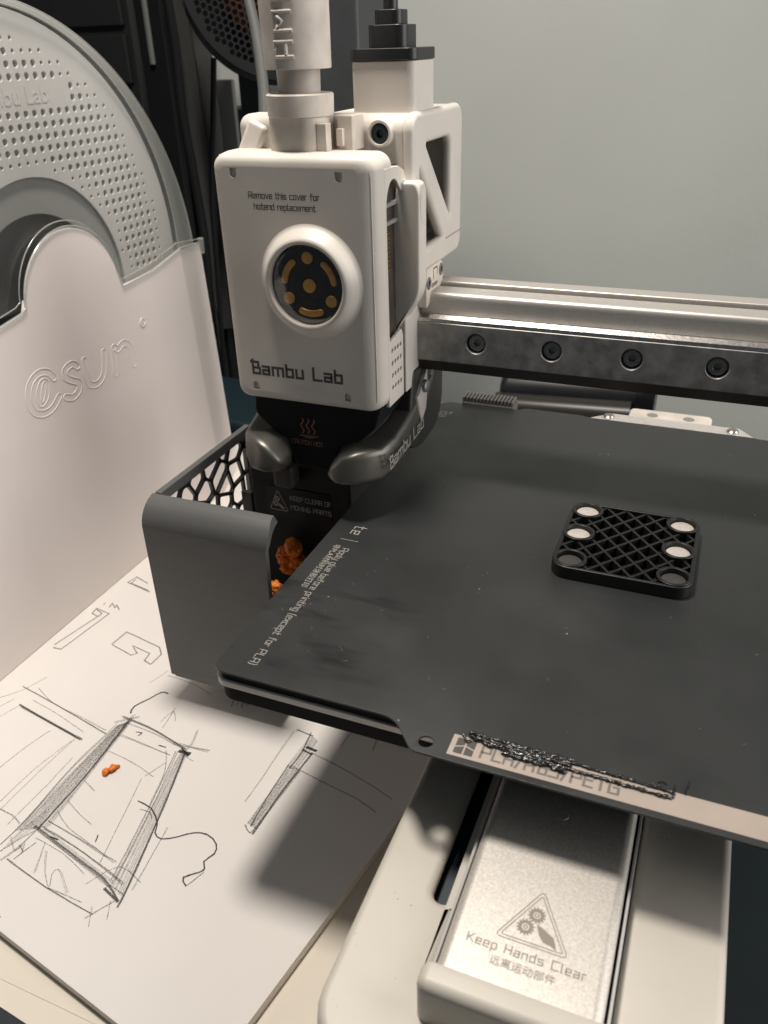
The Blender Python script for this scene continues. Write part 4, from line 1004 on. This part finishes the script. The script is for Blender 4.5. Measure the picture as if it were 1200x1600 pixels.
# rear cable box
b = B()
op1 = round_poly([(118.6, 109.2), (146.5, 109.2), (146.5, 86), (139.5, 79.6)][:0] or [(120.8, 110.6), (145.0, 110.6), (145.0, 86.5)], [1.2, 4, .8])
op2 = round_poly([(115.5, 104.5), (115.5, 80.4), (137.5, 80.4)], [.8, 2, .8])
plate(b, rrect(109.0, 157.2, 72.6, 119.6, 5.0, 8), [op1, op2], fYZ(16.2), 3.6, 1.6, res=5)
rb = finish('cable_box_side', b, M['white'], th, smooth=45)
b = B()
plate(b, rrect(109.4, 156.8, 73.0, 119.3, 5.0, 8), [rrect(114.2, 149, 79.2, 112, 3)], fYZ(13.2), 26, .6)
finish('cable_box', b, M['white'], th, smooth=45)
b = B(); box(b, 2.0, 5.0, 115, 148, 80, 111, .1); finish('circuit_board', b, M['black'], th)
b = B(); box(b, 16.25, 16.45, 140, 157, 79.3, 79.6); finish('seam', b, M['light_print'], rb)
b = B(); lathe(b, [(3.6, 3.4), (3.9, 3.0), (4.0, 0), (2.8, 0), (2.8, 3.0), (3.0, 3.4), (3.6, 3.4)], (6.4, 110.6, 114.4), (0, -1, 0), 40)
bs = finish('screw_boss', fixn(b), M['white'], th, smooth=40)
b = B(); lathe(b, [(1.15, -1.0), (1.15, .3), (1.5, .4), (2.5, .3), (2.8, 0), (2.8, -2)], (6.4, 108.4, 114.4), (0, -1, 0), 32); lathe(b, [(0, -.9), (1.3, -.9)], (6.4, 108.4, 114.4), (0, -1, 0), 6)
finish('screw', fixn(b), mat('blue_black_screw', (.022, .035, .045), .4, metal=.4), bs, smooth=40)
# grommet above
b = B(); plate(b, rrect(-5.6, 14.6, 115, 134, 3), [], fXY(132.6), 14, .35); finish('cable_stub', b, M['white'], th)
b = B(); plate(b, rrect(-5.9, 14.9, 114.4, 134.4, 3.2), [], fXY(135.8), 3.1, .3); plate(b, rrect(-1.4, 10.6, 118, 130, 3), [], fXY(141.6), 6, .3); plate(b, rrect(.2, 8.6, 119.5, 128, 2.5), [], fXY(145.3), 3.8, .3)
gr = finish('cable_grommet', b, M['black'], th)
b = B(); tube(b, [(4.4, 123.5, 140), (4.4, 123.5, 170), (4.0, 130, 230), (0, 150, 300)], 2.1, res=5); finish('cable', b, M['black'], gr)
# bracket under the box, clamped on the beam
b = B(); plate(b, round_poly([(117.6, 61.5), (134.5, 66.5), (134.5, 74), (117.6, 74)], [1, 3, 3, 2]), [rrect(122.6, 129.0, 66.9, 68.1, .5), circ(119.8, 69.3, 1.0, 16), circ(131.8, 72 - .8, 1.0, 16)], fYZ(17.3), 3.2, .5)
bk = finish('belt_clip', b, M['white_dirty'], th)
for y_, z_ in ((119.8, 69.3), (131.8, 71.2)):
    b = B(); lathe(b, [(.9, -.6), (1.0, .15), (1.25, .3), (1.9, .2), (2.1, 0)], (17.3, y_, z_), (1, 0, 0), 20); lathe(b, [(0, -.5), (.95, -.5)], (17.3, y_, z_), (1, 0, 0), 20); finish('screw', fixn(b), M['grey_print'], bk)
b = B(); b2 = bmesh.new(); ribbon(b2, [(124.2, 70.0), (124.2, 73.0), (128.0, 73.0), (128.0, 70.8)], .45); add_bm(b, b2, fYZ(17.35)); finish('clip_mark', b, M['dark_print'], bk, smooth=0)

# dark metal arms and hot end
def loft(bm, secs, n=28, e=.36):
    """secs: centre, side vector, up vector (half sizes included) -> superellipse sections"""
    rings = []
    for c_, s_, u_ in secs:
        c_ = Vector(c_); s_ = Vector(s_); u_ = Vector(u_); rg = []
        for k in range(n):
            a = 2 * math.pi * k / n; ca, sa = math.cos(a), math.sin(a)
            rg.append(bm.verts.new(c_ + s_ * math.copysign(abs(ca) ** e, ca) + u_ * math.copysign(abs(sa) ** e, sa)))
        rings.append(rg)
    for a, c_ in zip(rings, rings[1:]):
        for k in range(n): bm.faces.new((a[k], a[(k + 1) % n], c_[(k + 1) % n], c_[k]))
    bm.faces.new(rings[0][::-1]); bm.faces.new(rings[-1])
def arm_secs(sg, cx):
    X = lambda x: cx + sg * (x - cx)
    return [((X(11.0), 131, 37), (3.6 * sg, 0, 0), (0, 9.0, 8.0)), ((X(11.6), 124, 28), (3.8 * sg, 0, 0), (0, 9.0, 8.5)),
            ((X(11.6), 112, 23.2), (3.6 * sg, 0, 0), (0, 2.6, 7.4)), ((X(11.2), 102, 20.6), (4.0 * sg, 0, 0), (0, 2.2, 6.6)),
            ((X(9.8), 94.6, 19.2), (4.8 * sg, 0, 0), (0, 1.6, 5.6)), ((X(7.4), 89.4, 18.4), (5.6 * sg, -2.0, 0), (0, .8, 5.6)), ((X(3.8), 85.6, 18.9), (3.0 * sg, -5.6, 0), (0, 1.0, 5.6)), ((X(.2), 84.4, 17.8), (1.6 * sg, -5.2, 0), (-.5 * sg, .8, 4.7)), ((X(-2.6), 84.0, 15.8), (.9 * sg, -4.2, 0), (-1.0 * sg, .4, 2.7)), ((X(-4.4), 84.0, 14.4), (.4 * sg, -2.4, 0), (-.6 * sg, .2, .9))]
AX = -12.6
for sg in (1, -1):
    b = B(); x_o = 14.6 if sg == 1 else AX - (14.6 - AX) + 7
    plate(b, round_poly([(112, 42), (142, 42), (143.5, 34), (143.2, 20), (137, 12.5), (120, 11), (108, 15), (109, 30)], [2, 2, 3, 5, 5, 4, 3, 3]), [], fYZ(x_o), 7, 1.0, res=3)
    finish('arm_root', b, M['arm_dark'], th)
for sg in (1, -1):
    b = B(); loft(b, arm_secs(sg, AX)); fixn(b)
    ar = finish('side_arm', b, M['arm'], th, smooth=60)
    if sg == 1: arm_r = ar
b = B()
frA = frame((15.75, 86.6, 17.6), Vector((0, 1, .06)).normalized(), Vector((0, -.06, 1)).normalized(), (1, 0, 0))
text(b, 'Bambu Lab', 0, 0, 4.1, .62, frA, sp=1.6, adv=1.12); finish('printed_lettering', b, M['light_print'], arm_r, smooth=0)
b = B(); loft(b, [((13.4, 118.5, 36.5), (2.4, 0, 0), (0, 5.2, 4.5)), ((13.6, 119, 30.0), (2.5, 0, 0), (0, 4.2, 4.0)), ((13.4, 120, 24), (2.2, 0, 0), (0, 2.6, 2))]); fixn(b)
pv = finish('pivot_plate', b, M['alu_edge'], th, smooth=60)
b = B(); lathe(b, [(0, 1.6), (1.6, 1.6), (2.2, 1.2), (2.3, 0)], (15.7, 119, 34.5), (1, 0, 0), 24); finish('screw', fixn(b), M['screw'], pv)
b = B()
plate(b, round_poly([(-33, 40), (13, 40), (10, 30), (3, 23.5), (-3, 22), (-6, 12), (-20, 12), (-22, 22), (-27, 24), (-34, 30)], 2), [], fXZ(89), 28, .8)
he = finish('hot_end', b, M['black_matte'], th)
fH = fXZ(88.9)
b = B()
for i in range(3):
    b2 = bmesh.new(); ribbon(b2, [(-16.3 + i * 2.0 + .55 * math.sin(k * 1.1), 25.2 + k * .62) for k in range(9)], .42); add_bm(b, b2, fH)
b2 = bmesh.new(); ribbon(b2, [(-17.4, 24.2), (-11.0, 24.2)], .35); ribbon(b2, [(-15.6, 23.6), (-12.8, 23.6)], .3); add_bm(b, b2, fH)
text(b, 'CAUTION HOT', -20.6, 20.9, 1.5, .2, fH, sp=1.2, adv=.93)
finish('printed_warning', b, M['heat_print'], he, smooth=0)
b = B(); lathe(b, [(0, -9), (1, -9), (3.2, -4.5), (5.0, 0), (5.5, 5)], (-13, 99, 16), (0, 0, 1), 24); finish('nozzle', fixn(b), M['black_matte'], he)

# feed tube sleeve above the head
t = thing('feed_tube_sleeve', 'pale plastic feed tube sleeve with raised vertical lettering plugged into the tool head', 'tube sleeve', (-13.4, 98, 120))
HX, HY = -13.45, 98.0
b = B(); lathe(b, [(5.2, 119.85), (9.2, 119.85), (9.35, 120.1), (9.5, 125.2), (9.1, 125.6), (6.1, 125.65), (6.0, 125.6)], (HX, HY, 0), (0, 0, 1), 56); finish('collar', fixn(b), M['white_dirty'], t)
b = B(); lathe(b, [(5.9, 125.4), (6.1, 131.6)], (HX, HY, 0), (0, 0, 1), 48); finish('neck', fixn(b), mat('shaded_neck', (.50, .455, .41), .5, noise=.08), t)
b = B(); lathe(b, [(6.0, 131.7), (9.1, 131.5), (9.3, 131.8), (9.5, 150), (9.8, 176)], (HX, HY, 0), (0, 0, 1), 64)
sl = finish('sleeve_tube', fixn(b), M['white_dirty'], t)
def wrap_text(s, ang, z, h, wd):
    b = bmesh.new(); k = h / 6; cy_ = z
    for c_ in s:
        wg, ls = G[c_]
        for l in ls:
            pts = []
            for p, q in zip(l, l[1:] + [None]):
                pts.append(p)
                if q: pts += [((p[0] + q[0]) / 2, (p[1] + q[1]) / 2)]
            P3 = []
            for gx, gy in pts:
                a = math.radians(ang) - (-gy * k) / 10.0 * -1.0
                a = math.radians(ang) - gy * k / 9.5
                P3.append((HX + 9.5 * math.cos(a), HY + 9.5 * math.sin(a), cy_ + gx * k))
            cap_tube(b, P3, [wd] * len(P3), 8)
        cy_ += (wg + 2.9) * k
    return b
b = wrap_text('AMS', 292.0, 134.6, 5.2, .5); finish('raised_lettering', b, M['white_dirty'], sl, smooth=60)

# ------------------------------------------------------------------ background
t = thing('black_cabinet', 'dark cabinet standing in the gloom at the left behind the spool box', 'cabinet', (-420, 400, -750))
b = B(); box(b, -640, -286, 392, 446, -750, 420, 1); finish('carcass', b, M['cabinet'], t)
for z0, z1, mt in ((-70, 112, 'cabinet2'), (117, 146, 'cabinet'), (151, 300, 'cabinet')):
    b = B(); box(b, -636, -290, 388, 391.9, z0, z1, 1); finish('door', b, M[mt], t)
t = thing('rod', 'thin grey rod hanging beside the black cabinet', 'rod', (-262, 386, 140))
b = B(); box(b, -267, -264, 380, 383, 128, 330, .8); finish('rod_bar', b, M['lightpanel'], t); b = B(); box(b, -276, -256, 384, 391, -70, 330, .8); finish('rail_post', b, M['black_matte'], t)
b = B()
g_ = []
for i in range(9):
    rw = []
    for j in range(14):
        x_ = -262 + i * 3.6 + j * 1.0; z_ = 170 - j * 17.0
        rw.append(b.verts.new((x_ + 2 * math.sin(i * 1.9 + j * .3), 396 + 4 * math.sin(i * 1.7 + j * .25), z_)))
    g_.append(rw)
for i in range(8):
    for j in range(13): b.faces.new((g_[i][j], g_[i + 1][j], g_[i + 1][j + 1], g_[i][j + 1]))
tag(finish('hanging_cloth', fixn(b), M['cloth'], smooth=80), 'grey cloth hanging in folds beside the dark cabinet', 'cloth')
t = thing('dark_screen', 'dark upright panel behind the tool head at the left', 'panel', (-215, 380, -750))
b = B(); box(b, -250, -176, 410, 440, -750, 100, 1); finish('panel_board', b, M['cabinet2'], t)
b = B(); box(b, -246, -222, 406, 409.9, 70, 118, 1); finish('pale_strip', b, M['lightpanel'], t); b = B(); box(b, -251, -247, 402, 408, -750, 130, .5); finish('edge_post', b, M['black_matte'], t)
# the hanging spool with a meshed black flange
t = thing('meshed_spool', 'black meshed spool of orange filament high up behind the tool head', 'spool', (-160, 330, 165))
ax = Vector((.55, -.80, .12)).normalized(); cS = pix(432, -42, 1, 330)
u_ = ax.orthogonal().normalized(); v_ = ax.cross(u_)
frS = frame(cS + ax * 12, u_, v_, ax)
RS = 52
hx_h = []
for i in range(-16, 17):
    for j in range(-18, 19):
        x_ = (i + (j % 2) * .5) * 3.5; y_ = j * 3.05
        r_ = math.hypot(x_, y_)
        if 17 < r_ < RS - 4: hx_h.append([(x_ + 1.45 * math.cos(math.radians(60 * k + 30)), y_ + 1.45 * math.sin(math.radians(60 * k + 30))) for k in range(6)])
b = B(); plate(b, circ(0, 0, RS, 72), hx_h + [circ(0, 0, 10, 24)], frS, 2.2, .2, res=1); finish('mesh_flange', b, M['black_matte'], t)
b = B(); lathe(b, [(31, -2.6), (31, -24), (12, -24), (12, -2.6), (31, -2.6)], cS + ax * 12, ax, 48); finish('orange_winding', fixn(b), mat('orange_winding', (.55, .09, .015), .5, noise=.3, nscale=300), t)
b = B(); plate(b, circ(0, 0, RS, 72), [], frame(cS - ax * 13, u_, v_, ax), 2.2, .2); finish('rear_flange', b, M['black'], t)
p1 = pix(392, 125, 1, 345); p2 = pix(425, 330, 1, 345)
b = B(); box(b, p1.x - 6, p1.x + 9, 340, 352, -750, 178, 1.5); finish('stand', b, M['black'], t)
b = B(); pp = [pix(384, -20, 1, 190), pix(398, 40, 1, 180), pix(406, 90, 1, 165), pix(412, 140, 1, 150), pix(414, 185, 1, 135), pix(414, 240, 1, 118)]
tube(b, [tuple(p) for p in pp], 2.0, res=5)
tag(finish('feed_tube', b, M['cable']), 'smooth grey plastic tube curving down behind the left side of the tool head', 'tube')

for pts_, rr_, lab in (([(258, -20), (272, 60), (284, 170), (300, 260), (322, 400), (330, 560)], 3.0, 'thick black cable hanging down in front of the grey cloth'),
                       ([(334, 90), (333, 180), (331, 300), (340, 430), (352, 600)], 1.8, 'thin black cable hanging straight down left of the tool head')):
    b = B(); tube(b, [tuple(pix(p[0], p[1], 1, 372 - .3 * i)) for i, p in enumerate(smooth_path(pts_, 5))], rr_, res=4)
    tag(finish('hanging_cable', b, M['black_matte']), lab, 'cable')

# rolled black object behind the bed
t = thing('folded_tripod', 'black folded tripod lying on the desk behind the bed', 'tripod', (35, 315, TZ))
b = B(); q1, q2 = pix(800, 606, 1, 322), pix(1005, 618, 1, 322); cap_tube(b, [q1 + Vector((-6, 0, 0)), q1 + Vector((-4, 0, 0)), q1, q2], [6, 10.5, 12, 12], 24); finish('upper_tube', fixn(b), M['black'], t)
b = B(); q3, q4 = pix(775, 634, 1, 308), pix(985, 650, 1, 308); cap_tube(b, [q3 + Vector((-3, 0, 0)), q3, q4], [4, 8.2, 8.2], 24); finish('lower_tube', fixn(b), mat('brown_black_tube', (.030, .027, .025), .35), t)
b = B(); q5 = pix(1016, 624, 1, 322); cap_tube(b, [q5 + Vector((-7, 0, 0)), q5 + Vector((-3, 0, 0)), q5 + Vector((3, 0, 0))], [13.5, 14, 12.5], 28); finish('end_cap', fixn(b), M['black_gloss'], t)
b = B(); box(b, q1.x + 4, q2.x - 4, 300, 330, TZ, q1.z - 7, 2); finish('leg_block', b, M['black'], t)
t = thing('storage_case', 'dark teal case lying on the desk far behind the tool head', 'case', (-180, 280, TZ))
b = B(); box(b, -240, -95, 262, 330, TZ, -62, 3); finish('case_body', b, mat('teal_case', (.012, .027, .035), .45), t)
b = B(); box(b, -241, -94, 261, 331, -69, -67, .6); finish('case_rim', b, M['black'], t)
